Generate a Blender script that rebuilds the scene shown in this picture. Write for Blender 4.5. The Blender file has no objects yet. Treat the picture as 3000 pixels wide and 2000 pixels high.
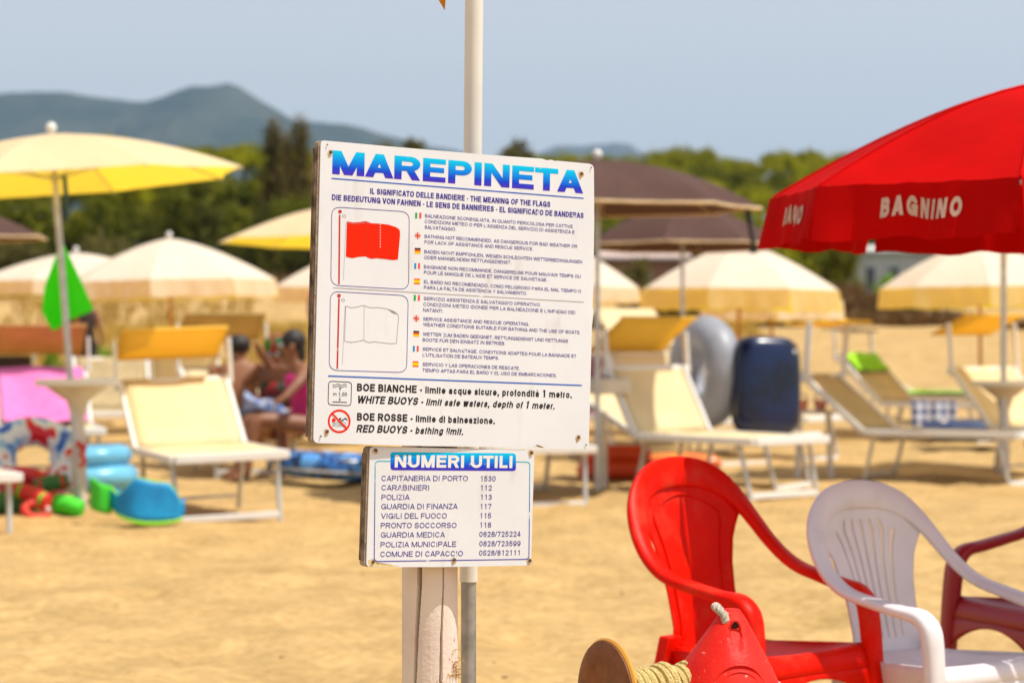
import bpy, bmesh, math, random
import numpy as np
from mathutils import Vector, Matrix, noise
R = math.radians
scene = bpy.context.scene
C = scene.collection
random.seed(7)

# ------------------------------------------------------------------ camera, light, exposure
CAMH = 1.15
FPX = 7083.33
cam_d = bpy.data.cameras.new('camera')
cam = bpy.data.objects.new('camera', cam_d); C.objects.link(cam)
cam.location = (0, 0, CAMH); cam.rotation_euler = (R(90), 0, 0)
cam_d.sensor_width = 36; cam_d.lens = 85; cam_d.shift_y = -39/3000
cam_d.clip_start = 0.05; cam_d.clip_end = 60000
cam_d.dof.use_dof = True; cam_d.dof.focus_distance = 4.2; cam_d.dof.aperture_fstop = 5.2
cam_d.dof.aperture_blades = 9
scene.camera = cam

SUN_AZ, SUN_EL = 105, 64            # azimuth clockwise from +Y
world = bpy.data.worlds.new("World"); scene.world = world; world.use_nodes = True
wn = world.node_tree.nodes; wl = world.node_tree.links
bg = wn['Background']; bg.inputs['Strength'].default_value = 0.11
sky = wn.new('ShaderNodeTexSky'); sky.sky_type = 'NISHITA'; sky.sun_disc = False
sky.sun_elevation = R(SUN_EL); sky.sun_rotation = R(SUN_AZ)
sky.air_density = 1.3; sky.dust_density = 0.5; sky.ozone_density = 2.0; sky.altitude = 0
hsv = wn.new('ShaderNodeHueSaturation'); hsv.inputs['Saturation'].default_value = .22; hsv.inputs['Value'].default_value = 1.12; hsv.inputs['Hue'].default_value = .53
wl.new(sky.outputs[0], hsv.inputs['Color']); wl.new(hsv.outputs[0], bg.inputs['Color'])
sun_d = bpy.data.lights.new('sun', 'SUN'); sun_d.energy = 4.8; sun_d.angle = R(0.5); sun_d.color = (1.0, .95, .86)
sun = bpy.data.objects.new('sun', sun_d); C.objects.link(sun)
sv = Vector((math.sin(R(SUN_AZ))*math.cos(R(SUN_EL)), math.cos(R(SUN_AZ))*math.cos(R(SUN_EL)), math.sin(R(SUN_EL))))
sun.rotation_euler = sv.to_track_quat('Z', 'Y').to_euler(); sun.location = (5, 0, 12)
vs = scene.view_settings
vs.view_transform = 'Standard'; vs.look = 'None'; vs.gamma = 1; vs.use_curve_mapping = False
vs.exposure = 0.17
cy = scene.cycles
cy.use_denoising = True
try: cy.denoiser = 'OPENIMAGEDENOISE'
except Exception: pass
cy.max_bounces = 6; cy.diffuse_bounces = 3; cy.glossy_bounces = 2; cy.transmission_bounces = 4; cy.transparent_max_bounces = 8
cy.volume_bounces = 0; cy.sample_clamp_indirect = 6; cy.caustics_reflective = False; cy.caustics_refractive = False

def X(px, D): return (px-1500)/FPX*D
def Z(py, D): return CAMH + (961-py)/FPX*D

# ------------------------------------------------------------------ materials
def lin(c):
    return tuple(((v/255)/12.92 if v/255 <= .04045 else ((v/255+.055)/1.055)**2.4) for v in c)
def mat(name, col, rough=.6, var=.12, scale=6.0, bump=0.0, bscale=60.0, spec=.5, trans=0.0, tcol=None, metal=0.0, col2=None, detail=4, coat=0.0, alpha=None, objvar=0.0, thr=None):
    m = bpy.data.materials.new(name); m.use_nodes = True
    nt = m.node_tree; n = nt.nodes; l = nt.links
    b = n['Principled BSDF']; out = n['Material Output']
    tc = n.new('ShaderNodeTexCoord')
    nz = n.new('ShaderNodeTexNoise'); nz.inputs['Scale'].default_value = scale; nz.inputs['Detail'].default_value = detail
    l.new(tc.outputs['Object'], nz.inputs['Vector'])
    rp = n.new('ShaderNodeValToRGB')
    lo, hi = (.35, .65) if thr is None else thr
    rp.color_ramp.elements[0].position = lo; rp.color_ramp.elements[1].position = hi
    if col2 is None:
        a = tuple(max(0, c*(1-var)) for c in col); z = tuple(min(1, c*(1+var)) for c in col)
    else: a, z = col, col2
    rp.color_ramp.elements[0].color = (*a, 1); rp.color_ramp.elements[1].color = (*z, 1)
    l.new(nz.outputs['Fac'], rp.inputs['Fac'])
    colout = rp.outputs['Color']
    if objvar:
        oi = n.new('ShaderNodeObjectInfo'); hs = n.new('ShaderNodeHueSaturation')
        mr = n.new('ShaderNodeMapRange'); mr.inputs['To Min'].default_value = 1-objvar; mr.inputs['To Max'].default_value = 1+objvar
        l.new(oi.outputs['Random'], mr.inputs['Value']); l.new(mr.outputs[0], hs.inputs['Value']); l.new(colout, hs.inputs['Color'])
        colout = hs.outputs['Color']
    l.new(colout, b.inputs['Base Color'])
    b.inputs['Roughness'].default_value = rough; b.inputs['Metallic'].default_value = metal
    b.inputs['Specular IOR Level'].default_value = spec
    if coat: b.inputs['Coat Weight'].default_value = coat
    if bump:
        n2 = n.new('ShaderNodeTexNoise'); n2.inputs['Scale'].default_value = bscale; n2.inputs['Detail'].default_value = 5
        l.new(tc.outputs['Object'], n2.inputs['Vector'])
        bp = n.new('ShaderNodeBump'); bp.inputs['Strength'].default_value = bump; bp.inputs['Distance'].default_value = .01
        l.new(n2.outputs['Fac'], bp.inputs['Height']); l.new(bp.outputs['Normal'], b.inputs['Normal'])
    if trans:
        t = n.new('ShaderNodeBsdfTranslucent'); mx = n.new('ShaderNodeMixShader'); mx.inputs[0].default_value = trans
        t.inputs['Color'].default_value = (*(tcol or col), 1)
        l.new(b.outputs[0], mx.inputs[1]); l.new(t.outputs[0], mx.inputs[2]); l.new(mx.outputs[0], out.inputs['Surface'])
    if alpha is not None: b.inputs['Alpha'].default_value = alpha
    return m

# ------------------------------------------------------------------ mesh helpers
def mesh(name, verts, faces, smooth=False):
    me = bpy.data.meshes.new(name); me.from_pydata([tuple(v) for v in verts], [], faces); me.update()
    if smooth: me.polygons.foreach_set('use_smooth', [True]*len(me.polygons))
    return me
def link(name, me, m=None, parent=None, loc=None, rot=None):
    o = bpy.data.objects.new(name, me); C.objects.link(o)
    if m is not None and not me.materials: me.materials.append(m)
    if parent is not None: o.parent = parent
    if loc is not None: o.location = loc
    if rot is not None: o.rotation_euler = rot
    return o
def tag(o, label=None, cat=None, group=None, kind=None):
    if label: o['label'] = label
    if cat: o['category'] = cat
    if group: o['group'] = group
    if kind: o['kind'] = kind
    return o
def thing(name, label, cat, loc=(0, 0, 0), rot=(0, 0, 0), group=None):
    o = bpy.data.objects.new(name, None); C.objects.link(o); o.location = loc
    if isinstance(rot, Matrix): o.rotation_euler = rot.to_euler()
    else: o.rotation_euler = rot
    o.empty_display_size = .1
    return tag(o, label, cat, group)
def copy_tree(o, parent=None):
    c = o.copy(); C.objects.link(c)
    if parent is not None: c.parent = parent
    for ch in list(o.children): copy_tree(ch, c)
    return c

class MB:
    def __init__(s): s.v = []; s.f = []
    def add(s, vs_, fs):
        b = len(s.v); s.v += [Vector(v) for v in vs_]; s.f += [tuple(i+b for i in f) for f in fs]; return s
    def box(s, c, d, rot=None):
        vv = [Vector((x*d[0]/2, y*d[1]/2, z*d[2]/2)) for x in (-1, 1) for y in (-1, 1) for z in (-1, 1)]
        if rot is not None: vv = [rot @ v for v in vv]
        return s.add([v+Vector(c) for v in vv], [(0, 1, 3, 2), (4, 6, 7, 5), (0, 4, 5, 1), (2, 3, 7, 6), (0, 2, 6, 4), (1, 5, 7, 3)])
    def tube(s, pts, r, n=8, closed=False, caps=True):
        pts = [Vector(p) for p in pts]; N = len(pts)
        rr = r if isinstance(r, (list, tuple)) else [r]*N
        up = None; rings = []
        for i, p in enumerate(pts):
            if closed: t = pts[(i+1) % N]-pts[i-1]
            else: t = pts[min(i+1, N-1)]-pts[max(i-1, 0)]
            t.normalize()
            if up is None: up = t.orthogonal().normalized()
            up = (up - t*up.dot(t)).normalized(); w = t.cross(up)
            rings.append([p+(up*math.cos(2*math.pi*k/n)+w*math.sin(2*math.pi*k/n))*rr[i] for k in range(n)])
        b = len(s.v)
        for rg in rings: s.v += rg
        for i in range(N if closed else N-1):
            j = (i+1) % N
            for k in range(n): s.f.append((b+i*n+k, b+i*n+(k+1) % n, b+j*n+(k+1) % n, b+j*n+k))
        if caps and not closed:
            s.f.append(tuple(b+k for k in range(n))[::-1]); s.f.append(tuple(b+(N-1)*n+k for k in range(n)))
        return s
    def sweep(s, pts, W, Nn, prof, caps=True):
        """profile points (a,b) per station placed along width W[i] and normal Nn[i]"""
        b = len(s.v); n = len(prof[0])
        for p, w, nn, pr in zip(pts, W, Nn, prof):
            for a, c in pr: s.v.append(Vector(p)+Vector(w)*a+Vector(nn)*c)
        for i in range(len(pts)-1):
            for k in range(n): s.f.append((b+i*n+k, b+i*n+(k+1) % n, b+(i+1)*n+(k+1) % n, b+(i+1)*n+k))
        if caps:
            s.f.append(tuple(b+k for k in range(n))[::-1]); s.f.append(tuple(b+(len(pts)-1)*n+k for k in range(n)))
        return s
    def lathe(s, prof, n=24, M=None):
        b = len(s.v)
        for (r, z) in prof:
            for k in range(n):
                a = 2*math.pi*k/n; v = Vector((r*math.cos(a), r*math.sin(a), z)); s.v.append(M @ v if M is not None else v)
        for i in range(len(prof)-1):
            for k in range(n): s.f.append((b+i*n+k, b+i*n+(k+1) % n, b+(i+1)*n+(k+1) % n, b+(i+1)*n+k))
        s.f.append(tuple(b+k for k in range(n))[::-1]); s.f.append(tuple(b+(len(prof)-1)*n+k for k in range(n)))
        return s
    def grid(s, fn, nu, nv, skip=None):
        b = len(s.v)
        for j in range(nv+1):
            for i in range(nu+1): s.v.append(Vector(fn(i/nu, j/nv)))
        for j in range(nv):
            for i in range(nu):
                if skip and skip(i, j): continue
                a = b+j*(nu+1)+i; s.f.append((a, a+1, a+nu+2, a+nu+1))
        return s
    def ball(s, c, r, n=12, m=8, sc=(1, 1, 1)):
        prof = [(math.sin(math.pi*i/m)*r+1e-4, -math.cos(math.pi*i/m)*r) for i in range(m+1)]
        M = Matrix.Translation(Vector(c)) @ Matrix.Diagonal((*sc, 1)); return s.lathe(prof, n, M)
    def me(s, name='m', smooth=True, sharp=None):
        me = mesh(name, s.v, s.f, smooth)
        if smooth and sharp is not None:
            try: me.set_sharp_from_angle(angle=R(sharp))
            except Exception: pass
        return me
    def obj(s, name, m, parent=None, smooth=True, sharp=40, solid=0, bevel=0, sub=0, loc=None, rot=None, label=None):
        o = link(name, s.me(name, smooth, sharp), m, parent, loc, rot)
        if solid:
            md = o.modifiers.new('s', 'SOLIDIFY'); md.thickness = solid; md.offset = 0
        if sub:
            md = o.modifiers.new('u', 'SUBSURF'); md.levels = sub; md.render_levels = sub
        if bevel:
            md = o.modifiers.new('b', 'BEVEL'); md.width = bevel; md.segments = 2; md.limit_method = 'ANGLE'
        if label: o['label'] = label
        return o

def prism(outline, y0, y1, chips=None):
    """outline of (x,z) points extruded from y0 (front) to y1"""
    n = len(outline)
    vs_ = [(x, y0, z) for x, z in outline]+[(x, y1, z) for x, z in outline]
    fs = [tuple(range(n)), tuple(range(2*n-1, n-1, -1))]+[(i, n+i, n+(i+1) % n, (i+1) % n) for i in range(n)]
    return vs_, fs
def smoothpath(pts, k=6, closed=False):
    """Catmull-Rom"""
    P = [Vector(p) for p in pts]; out = []; n = len(P)
    rng = n if closed else n-1
    for i in range(rng):
        p0 = P[(i-1) % n] if closed or i > 0 else P[0]*2-P[1]
        p1 = P[i]; p2 = P[(i+1) % n]
        p3 = P[(i+2) % n] if closed or i+2 < n else P[-1]*2-P[-2]
        for j in range(k):
            t = j/k
            out.append(.5*((2*p1)+(p2-p0)*t+(2*p0-5*p1+4*p2-p3)*t*t+(3*p1-p0-3*p2+p3)*t**3))
    if not closed: out.append(P[-1])
    return out

# ------------------------------------------------------------------ ground
def gz(x, y):
    def ss(a, b, t):
        t = min(1, max(0, (t-a)/(b-a))); return t*t*(3-2*t)
    z = 0.0
    if y < 60:
        k = 1-ss(30, 60, y)
        z += .045*k*noise.noise(Vector((x*.55, y*.4, 3)))+.03*k*noise.noise(Vector((x*1.7, y*1.1, 1)))+.017*k*noise.noise(Vector((x*4.2, y*3, 7)))
        if 5 < y < 34 and abs(x) < 9:
            d, _p = noise.voronoi(Vector((x*2.1+.3*noise.noise(Vector((x, y, 2))), y*1.7, 4)))
            z -= .05*max(0, 1-d[0]/.42)**.7
            d, _p = noise.voronoi(Vector((x*4.3, y*3.7, 11)))
            z -= .02*max(0, 1-d[0]/.4)
        if y < 18 and abs(x) < 6: z += .012*noise.noise(Vector((x*9, y*8, 5)))
    z += 1.0*ss(44, 62, y)*(1+.25*noise.noise(Vector((x*.09, y*.07, 9))))
    z += 1.05*ss(64, 70, y)*(1+.35*noise.noise(Vector((x*.11, 2, 4))))
    if 40 < y < 80: z += .12*noise.noise(Vector((x*.5, y*.4, 2)))
    z += 2.0*ss(95, 260, y)
    return z
def axis(segs):
    out = []
    for a, b, st in segs:
        k = max(1, int(round((b-a)/st))); out += [a+(b-a)*i/k for i in range(k)]
    out.append(segs[-1][1]); return out
ys = axis([(-60, 0, 12), (0, 4, .8), (4, 7, .2), (7, 14, .05), (14, 24, .1), (24, 44, .3), (44, 80, .6), (80, 130, 4), (130, 400, 30), (400, 2000, 200), (2000, 14000, 1500)])
xs = axis([(-12000, -1500, 1500), (-1500, -200, 130), (-200, -40, 16), (-40, -12, 1.5), (-12, -5, .35), (-5, 5, .07), (5, 12, .35), (12, 40, 1.5), (40, 200, 16), (200, 1500, 130), (1500, 12000, 1500)])
gv = [(x, y, gz(x, y)) for y in ys for x in xs]; nx = len(xs)
gf = [(j*nx+i, j*nx+i+1, (j+1)*nx+i+1, (j+1)*nx+i) for j in range(len(ys)-1) for i in range(nx-1)]
M_sand = mat('sand', (.43, .28, .110), .9, scale=2.2, col2=(.54, .355, .148), bump=.6, bscale=26, spec=.15)
def sand_extra():
    nt = M_sand.node_tree; n = nt.nodes; l = nt.links
    b = n['Principled BSDF']; tc = [k for k in n if k.type == 'TEX_COORD'][0]
    src = b.inputs['Base Color'].links[0].from_socket
    # mid-size tonal mottling
    n4 = n.new('ShaderNodeTexNoise'); n4.inputs['Scale'].default_value = 20; n4.inputs['Detail'].default_value = 9
    l.new(tc.outputs['Object'], n4.inputs['Vector'])
    r4 = n.new('ShaderNodeValToRGB'); r4.color_ramp.elements[0].position = .3; r4.color_ramp.elements[1].position = .7
    r4.color_ramp.elements[0].color = (.80, .77, .72, 1); r4.color_ramp.elements[1].color = (1.12, 1.12, 1.12, 1)
    l.new(n4.outputs['Fac'], r4.inputs['Fac'])
    mm = n.new('ShaderNodeMix'); mm.data_type = 'RGBA'; mm.blend_type = 'MULTIPLY'; mm.inputs[0].default_value = 1
    l.new(src, mm.inputs[6]); l.new(r4.outputs[0], mm.inputs[7])
    # dune plants / humus farther up the beach, by place
    sx = n.new('ShaderNodeSeparateXYZ'); l.new(tc.outputs['Object'], sx.inputs[0])
    mr = n.new('ShaderNodeMapRange'); mr.inputs['From Min'].default_value = 72; mr.inputs['From Max'].default_value = 86
    l.new(sx.outputs['Y'], mr.inputs['Value'])
    m2 = n.new('ShaderNodeMix'); m2.data_type = 'RGBA'; m2.inputs[7].default_value = (.06, .065, .02, 1)
    l.new(mr.outputs[0], m2.inputs[0]); l.new(mm.outputs[2], m2.inputs[6])
    l.new(m2.outputs[2], b.inputs['Base Color'])
sand_extra()
ground = link('sand_beach', mesh('sand_beach', gv, gf, True), M_sand)
tag(ground, 'rippled golden beach sand rising to a dune', kind='structure')

# ------------------------------------------------------------------ mountains
def ridge(pts, x):
    if x <= pts[0][0]: return pts[0][1]
    for (a, b), (c, d) in zip(pts, pts[1:]):
        if x <= c:
            t = (x-a)/(c-a); return b+(d-b)*t
    return pts[-1][1]
def mountain(name, label, D, prof, x0, x1, m, depth, seed, step=14):
    nu = int((x1-x0)/step); nv = 40; v = []; f = []
    for j in range(nv+1):
        t = j/nv            # 0 front foot .. 1 back foot, crest at .55
        y = D-depth*.55+depth*t
        k = t/.55 if t < .55 else (1-t)/.45
        for i in range(nu+1):
            px = x0+(x1-x0)*i/nu; xw = X(px, D)
            h = Z(ridge(prof, px), D)*1.0
            nn = noise.fractal(Vector((xw/600, y/600, seed)), 1.0, 2.0, 5)
            kk = k**(.8)
            z = max(-1, h*kk+(1-k)*k*nn*h*1.5+ (nn*.045*h if k > .9 else 0))
            v.append((xw, y, z))
    for j in range(nv):
        for i in range(nu):
            a = j*(nu+1)+i; f.append((a, a+1, a+nu+2, a+nu+1))
    o = link(name, mesh(name, v, f, True), m); tag(o, label, kind='structure'); return o
M_hill = mat('hill_scrub', (.035, .05, .028), .95, scale=.004, col2=(.085, .085, .05), spec=.05, thr=(.42, .72), detail=8)
M_rock = mat('hill_far', (.06, .07, .05), .95, scale=.003, col2=(.10, .10, .08), spec=.05)
mountain('mountain_ridge', 'long blue grey wooded mountain with a rounded peak', 8200,
         [(-900, 330), (-400, 300), (0, 279), (100, 271), (200, 276), (330, 286), (430, 291), (520, 281), (590, 266), (630, 258), (665, 251), (700, 257), (730, 276), (765, 298), (800, 310), (870, 345), (960, 352), (1050, 368), (1150, 388), (1250, 412), (1350, 432), (1480, 470), (1560, 520), (1650, 960)],
         -900, 1660, M_hill, 3600, 3.0)
mountain('distant_mountain', 'far pale blue hill above the pine wood', 12500,
         [(1400, 960), (1500, 480), (1580, 452), (1630, 432), (1700, 427), (1760, 415), (1800, 411), (1845, 418), (1870, 440), (1910, 462), (2000, 485), (2200, 560), (2500, 960)],
         1380, 2520, M_rock, 2600, 8.0)

# ------------------------------------------------------------------ trees and shrubs
def crown_mesh(name, kind, n, seed, lf=.16):
    """leaf faces gathered in clumps inside a unit crown (radius 1, height about 1)"""
    rnd = np.random.RandomState(seed); cl = []
    if kind == 'umbrella':
        for _ in range(46):
            a = rnd.rand()*6.283; r = math.sqrt(rnd.rand())*.9; cl.append((r*math.cos(a), r*math.sin(a), .5*(1-r*r)-.12*rnd.rand(), .2, .16))
    elif kind == 'cypress':
        for k in range(40):
            t = rnd.rand(); r = .55*math.sin(math.pi*min(1, .12+t*.88))**.7; a = rnd.rand()*6.283; cl.append((r*.5*math.cos(a), r*.5*math.sin(a), t*6-3, .4, .6))
    elif kind == 'bush':
        for _ in range(34):
            a = rnd.rand()*6.283; r = math.sqrt(rnd.rand())*.85; z = rnd.rand()*(1-.6*r*r); cl.append((r*math.cos(a), r*math.sin(a), z, .24, .22))
    else:
        for _ in range(48):
            d = rnd.randn(3); d /= np.linalg.norm(d); q = .35+.5*rnd.rand(); cl.append((d[0]*q, d[1]*q, d[2]*q*.8, .27, .25))
    cl = np.array(cl); idx = rnd.randint(0, len(cl), n)
    c = cl[idx, :3]+rnd.randn(n, 3)*cl[idx, 3:5][:, [0, 0, 1]]*.5
    u = rnd.randn(n, 3); u /= np.linalg.norm(u, axis=1)[:, None]; w = rnd.randn(n, 3); w -= (w*u).sum(1)[:, None]*u; w /= np.linalg.norm(w, axis=1)[:, None]
    s = lf*(.6+.8*rnd.rand(n))[:, None]
    P = np.stack([c-u*s, c+w*s*.55, c+u*s, c-w*s*.55], 1).reshape(-1, 3)
    me = bpy.data.meshes.new(name); me.from_pydata(P.tolist(), [], [(4*i, 4*i+1, 4*i+2, 4*i+3) for i in range(n)]); me.update(); return me
def leafmat(name, c, c2, s=.6):
    return mat(name, c, .75, scale=s, col2=c2, spec=.12, trans=.3, tcol=tuple(min(1, k*1.6) for k in c2), objvar=.25, thr=(.38, .62), detail=3)
L_pine = leafmat('pine_needles', (.11, .12, .008), (.36, .34, .012))
L_dark = leafmat('holm_leaves', (.035, .040, .010), (.12, .115, .018))
L_olive = leafmat('olive_scrub', (.09, .08, .022), (.19, .16, .045))
L_green = leafmat('broad_leaves', (.065, .075, .009), (.20, .20, .014))
L_bright = leafmat('bright_leaves', (.10, .22, .02), (.22, .36, .03), 3)
L_cyp = leafmat('cypress_needles', (.085, .07, .018), (.22, .16, .045))
L_brown = leafmat('dry_scrub', (.10, .06, .022), (.20, .12, .05), 1.5)
M_bark = mat('bark', (.09, .06, .04), .9, scale=5, bump=.6, bscale=15)
CR = {}
def crown(kind, L, k):
    key = (kind, L.name, k)
    if key not in CR:
        n = {'umbrella': 2600, 'cypress': 5200, 'bush': 1900, 'round': 2800}[kind]
        me = crown_mesh('crown', kind, n, 11+k*7+len(kind), {'umbrella': .055, 'cypress': .085, 'bush': .075, 'round': .075}[kind]); me.materials.append(L); CR[key] = me
    return CR[key]
def trunk_me(h, r):
    b = MB(); b.tube([(0, 0, -.3), (.06*h*.2, 0, h*.4), (0, .02*h, h)], [r*1.3, r, r*.6], 8)
    for k in range(5):
        a = k*1.26; b.tube([(0, 0, h*(.6+.07*k)), (math.cos(a)*h*.16, math.sin(a)*h*.16, h*(.78+.06*k)), (math.cos(a)*h*.3, math.sin(a)*h*.3, h*(.9+.05*k))], [r*.5, r*.35, r*.12], 5)
    return b.me('trunk')
TR = {}
def tree(name, label, kind, L, px, top, D, rpx, base=None, group=None, cat='tree'):
    """crown radius rpx pixels wide seen from the camera, top at pixel row top"""
    x = X(px, D); g = gz(x, D); zt = Z(top, D); r = rpx/FPX*D
    t = thing(name, label, cat, (x, D, g), (0, 0, 0), group)
    k = random.randint(0, 2)
    if kind == 'umbrella':
        ch = r*1.15; zc = zt-g-ch*.62; sc = (r, r, ch)
    elif kind == 'cypress':
        hh = zt-g; zc = hh*.53; sc = (r*1.7, r*1.7, hh*.52/3.3)
    elif kind == 'bush':
        hh = zt-g; zc = 0; sc = (r, r, hh*.95)
    else:
        hh = zt-g; rz = min(r*1.1, hh*.52); zc = hh-rz; sc = (r, r, rz)
    o = link('crown', crown(kind, L, k), None, t, (0, 0, zc)); o.scale = sc; o.rotation_euler = (0, 0, random.random()*6)
    th = max(.4, zc*(.95 if kind != 'bush' else 1)); 
    if kind == 'bush': th = (zt-g)*.5
    key = 'u' if kind != 'bush' else 'b'
    if key not in TR: TR[key] = trunk_me(1.0, .035 if key == 'u' else .05)
    o = link('trunk', TR[key], M_bark, t); lim = (1.1 if kind == 'cypress' else 2.4)*r; o.scale = (min(max(th, 2)*.9, lim), min(max(th, 2)*.9, lim), th)
    return t
G1 = 'trees of the wood behind the dune'
ORD = ['first', 'second', 'third', 'fourth', 'fifth', 'sixth', 'seventh', 'eighth', 'ninth', 'tenth', 'eleventh', 'twelfth', 'thirteenth', 'fourteenth', 'fifteenth', 'sixteenth', 'seventeenth', 'eighteenth', 'nineteenth']
def wood(x0, x1, n, D, dD, top, dtop, rpx, kinds, label, grp):
    for i in range(n):
        px = x0+(x1-x0)*(i+.5+random.uniform(-.3, .3))/n
        kind, L = random.choice(kinds); d = D+random.uniform(-dD, dD)
        tp = top(px) if callable(top) else top
        tree('pine_tree' if kind == 'umbrella' else 'leafy_tree', label+', '+ORD[i]+' from the left', kind, L, px, tp+random.uniform(-dtop, dtop), d, rpx*random.uniform(.8, 1.25), group=grp)
left_top = lambda p: 428-25*math.exp(-((p-250)/200)**2)+8*math.sin(p/60)
right_top = lambda p: 448-18*math.exp(-((p-2020)/90)**2)-10*math.exp(-((p-2330)/120)**2)+(18 if 2120 < p < 2230 else 0)+max(0, (p-2500)*.12)
wood(-250, 1000, 15, 185, 8, left_top, 6, 88, [('umbrella', L_pine)], 'umbrella pine on the skyline left of the board', 'umbrella pines on the left skyline')
wood(-250, 1150, 17, 150, 10, lambda p: 470, 18, 85, [('round', L_green), ('round', L_pine), ('round', L_dark)], 'leafy tree below the skyline pines left of the board', 'leafy trees in the middle of the left wood')
wood(-250, 1000, 13, 118, 6, lambda p: 560, 25, 100, [('round', L_dark), ('round', L_olive), ('round', L_green)], 'dark bushy tree fronting the wood left of the board', 'dark trees at the front of the left wood')
wood(-200, 1000, 12, 92, 4, lambda p: 690, 30, 100, [('bush', L_dark), ('bush', L_olive), ('bush', L_dark)], 'dark low shrub fronting the wood left of the board', 'low shrubs at the foot of the left wood')
wood(1500, 3250, 19, 260, 10, right_top, 5, 92, [('umbrella', L_pine)], 'umbrella pine on the skyline above the brown parasols', 'umbrella pines on the right skyline')
wood(1500, 3250, 19, 225, 10, lambda p: 488+max(0, (p-2500)*.1), 10, 100, [('umbrella', L_pine), ('umbrella', L_green)], 'umbrella pine just under the skyline above the brown parasols', 'umbrella pines in the second right row')
wood(1500, 3250, 18, 190, 10, lambda p: 530, 14, 110, [('umbrella', L_pine), ('round', L_olive), ('umbrella', L_green)], 'tree halfway down the wood behind the brown parasols', 'pines in the third right row')
wood(1500, 3250, 18, 150, 10, lambda p: 592, 18, 115, [('round', L_dark), ('round', L_green), ('round', L_pine)], 'tree at the front of the wood behind the brown parasols', 'trees at the front of the right wood')
for px, top, D, r, lab in ((800, 392, 138, 30, 'tall narrow olive brown cypress, the one farther from the board'), (882, 384, 136, 28, 'tallest narrow brown cypress beside the big board'), (842, 425, 142, 26, 'shorter cypress between the two tall ones')):
    tree('cypress_tree', lab, 'cypress', L_cyp, px, top, D, r*1.35, group='cypresses left of the board')
for px, top, D, r, lab in ((1125, 402, 150, 46, 'brown leafy tree top just over the board, by the flagpole'), (1215, 392, 152, 40, 'olive tree top over the board, nearest the flagpole on the left'), (1508, 396, 150, 60, 'grey brown tree crown over the board right of the flagpole')):
    tree('tall_tree', lab, 'round', L_olive, px, top, D, r, group='tree tops over the board')
tree('green_bush', 'big blue green bush under the red parasol edge', 'bush', L_green, 2440, 700, 76, 105, cat='bush')
tree('yellow_green_bush', 'small yellow green bush by the white house', 'bush', L_bright, 2590, 800, 74, 42, cat='bush')
tree('olive_bush', 'small olive bush left of the central white parasol', 'bush', L_olive, 1860, 745, 78, 60, cat='bush')
for i, (px, top, r, lab) in enumerate(((160, 1000, 38, 'bright green low plant left of the parasol pole'), (290, 985, 46, 'bright green low plant under the green towel'), (395, 1020, 55, 'bright green low plant behind the sunbed canopy, left'), (500, 1030, 55, 'bright green low plant behind the sunbed canopy, middle'), (590, 1035, 42, 'bright green low plant behind the sunbed canopy, right'))):
    tree('low_shrub', lab, 'bush', L_bright, px, top, 41, r, cat='shrub', group='bright green shrubs behind the sunbeds')
rnd_ = random.Random(5); db = MB()
for _ in range(170):
    y_ = rnd_.uniform(7.5, 24); x_ = rnd_.uniform(-.24, .24)*y_; s_ = rnd_.uniform(.0025, .0075); a_ = rnd_.random()*3
    db.box((x_, y_, gz(x_, y_)+s_*.3), (s_*rnd_.uniform(1, 3.5), s_, s_*.6), Matrix.Rotation(a_, 3, 'Z'))
tag(db.obj('beach_litter', mat('dark_litter', (.10, .06, .03), .9, col2=(.3, .2, .12), scale=3), None, smooth=False), 'scattered bits of dry seaweed, twigs and shell on the sand', kind='stuff')
# dry brown brush on the dune crest and dry grass: nobody could count it
def tufts(name, label, n, xr, yr, h, spread, m, seed, cond=None):
    rnd = random.Random(seed); v = []; f = []
    for _ in range(n):
        x = rnd.uniform(*xr); y = rnd.uniform(*yr)
        if cond and not cond(x, y): continue
        z = gz(x, y)
        for k in range(4):
            a = rnd.random()*6.28; hh = h*rnd.uniform(.5, 1.2); dx = math.cos(a)*spread; dy = math.sin(a)*spread; w = .035
            b = len(v); v += [(x-dy*w*3, y+dx*w*3, z-.03), (x+dy*w*3, y-dx*w*3, z-.03), (x+dx*rnd.uniform(.3, 1), y+dy, z+hh)]; f.append((b, b+1, b+2))
    o = link(name, mesh(name, v, f), m); tag(o, label, kind='stuff'); return o
M_straw = mat('dry_grass', (.42, .27, .055), .9, scale=.35, col2=(.62, .42, .10), spec=.05, trans=.3)
M_straw2 = mat('dry_brush', (.13, .075, .03), .95, scale=.3, col2=(.27, .16, .07), spec=.03)
tufts('dry_grass', 'golden dry grass covering the low dune', 9000, (-19, 6), (50, 74), .34, .22, M_straw, 1, lambda x, y: noise.noise(Vector((x*.25, y*.2, 5))) > -.22)
tufts('dry_brush', 'brown dry brush along the dune bank', 12000, (2, 22), (63.5, 70.5), .36, .3, M_straw2, 2, lambda x, y: noise.noise(Vector((x*.3, y*.25, 15))) > -.12)
tufts('dry_brush', 'dark dry brush behind the golden grass at left', 5000, (-22, 4), (73, 80), .7, .35, M_straw2, 3)

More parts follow.
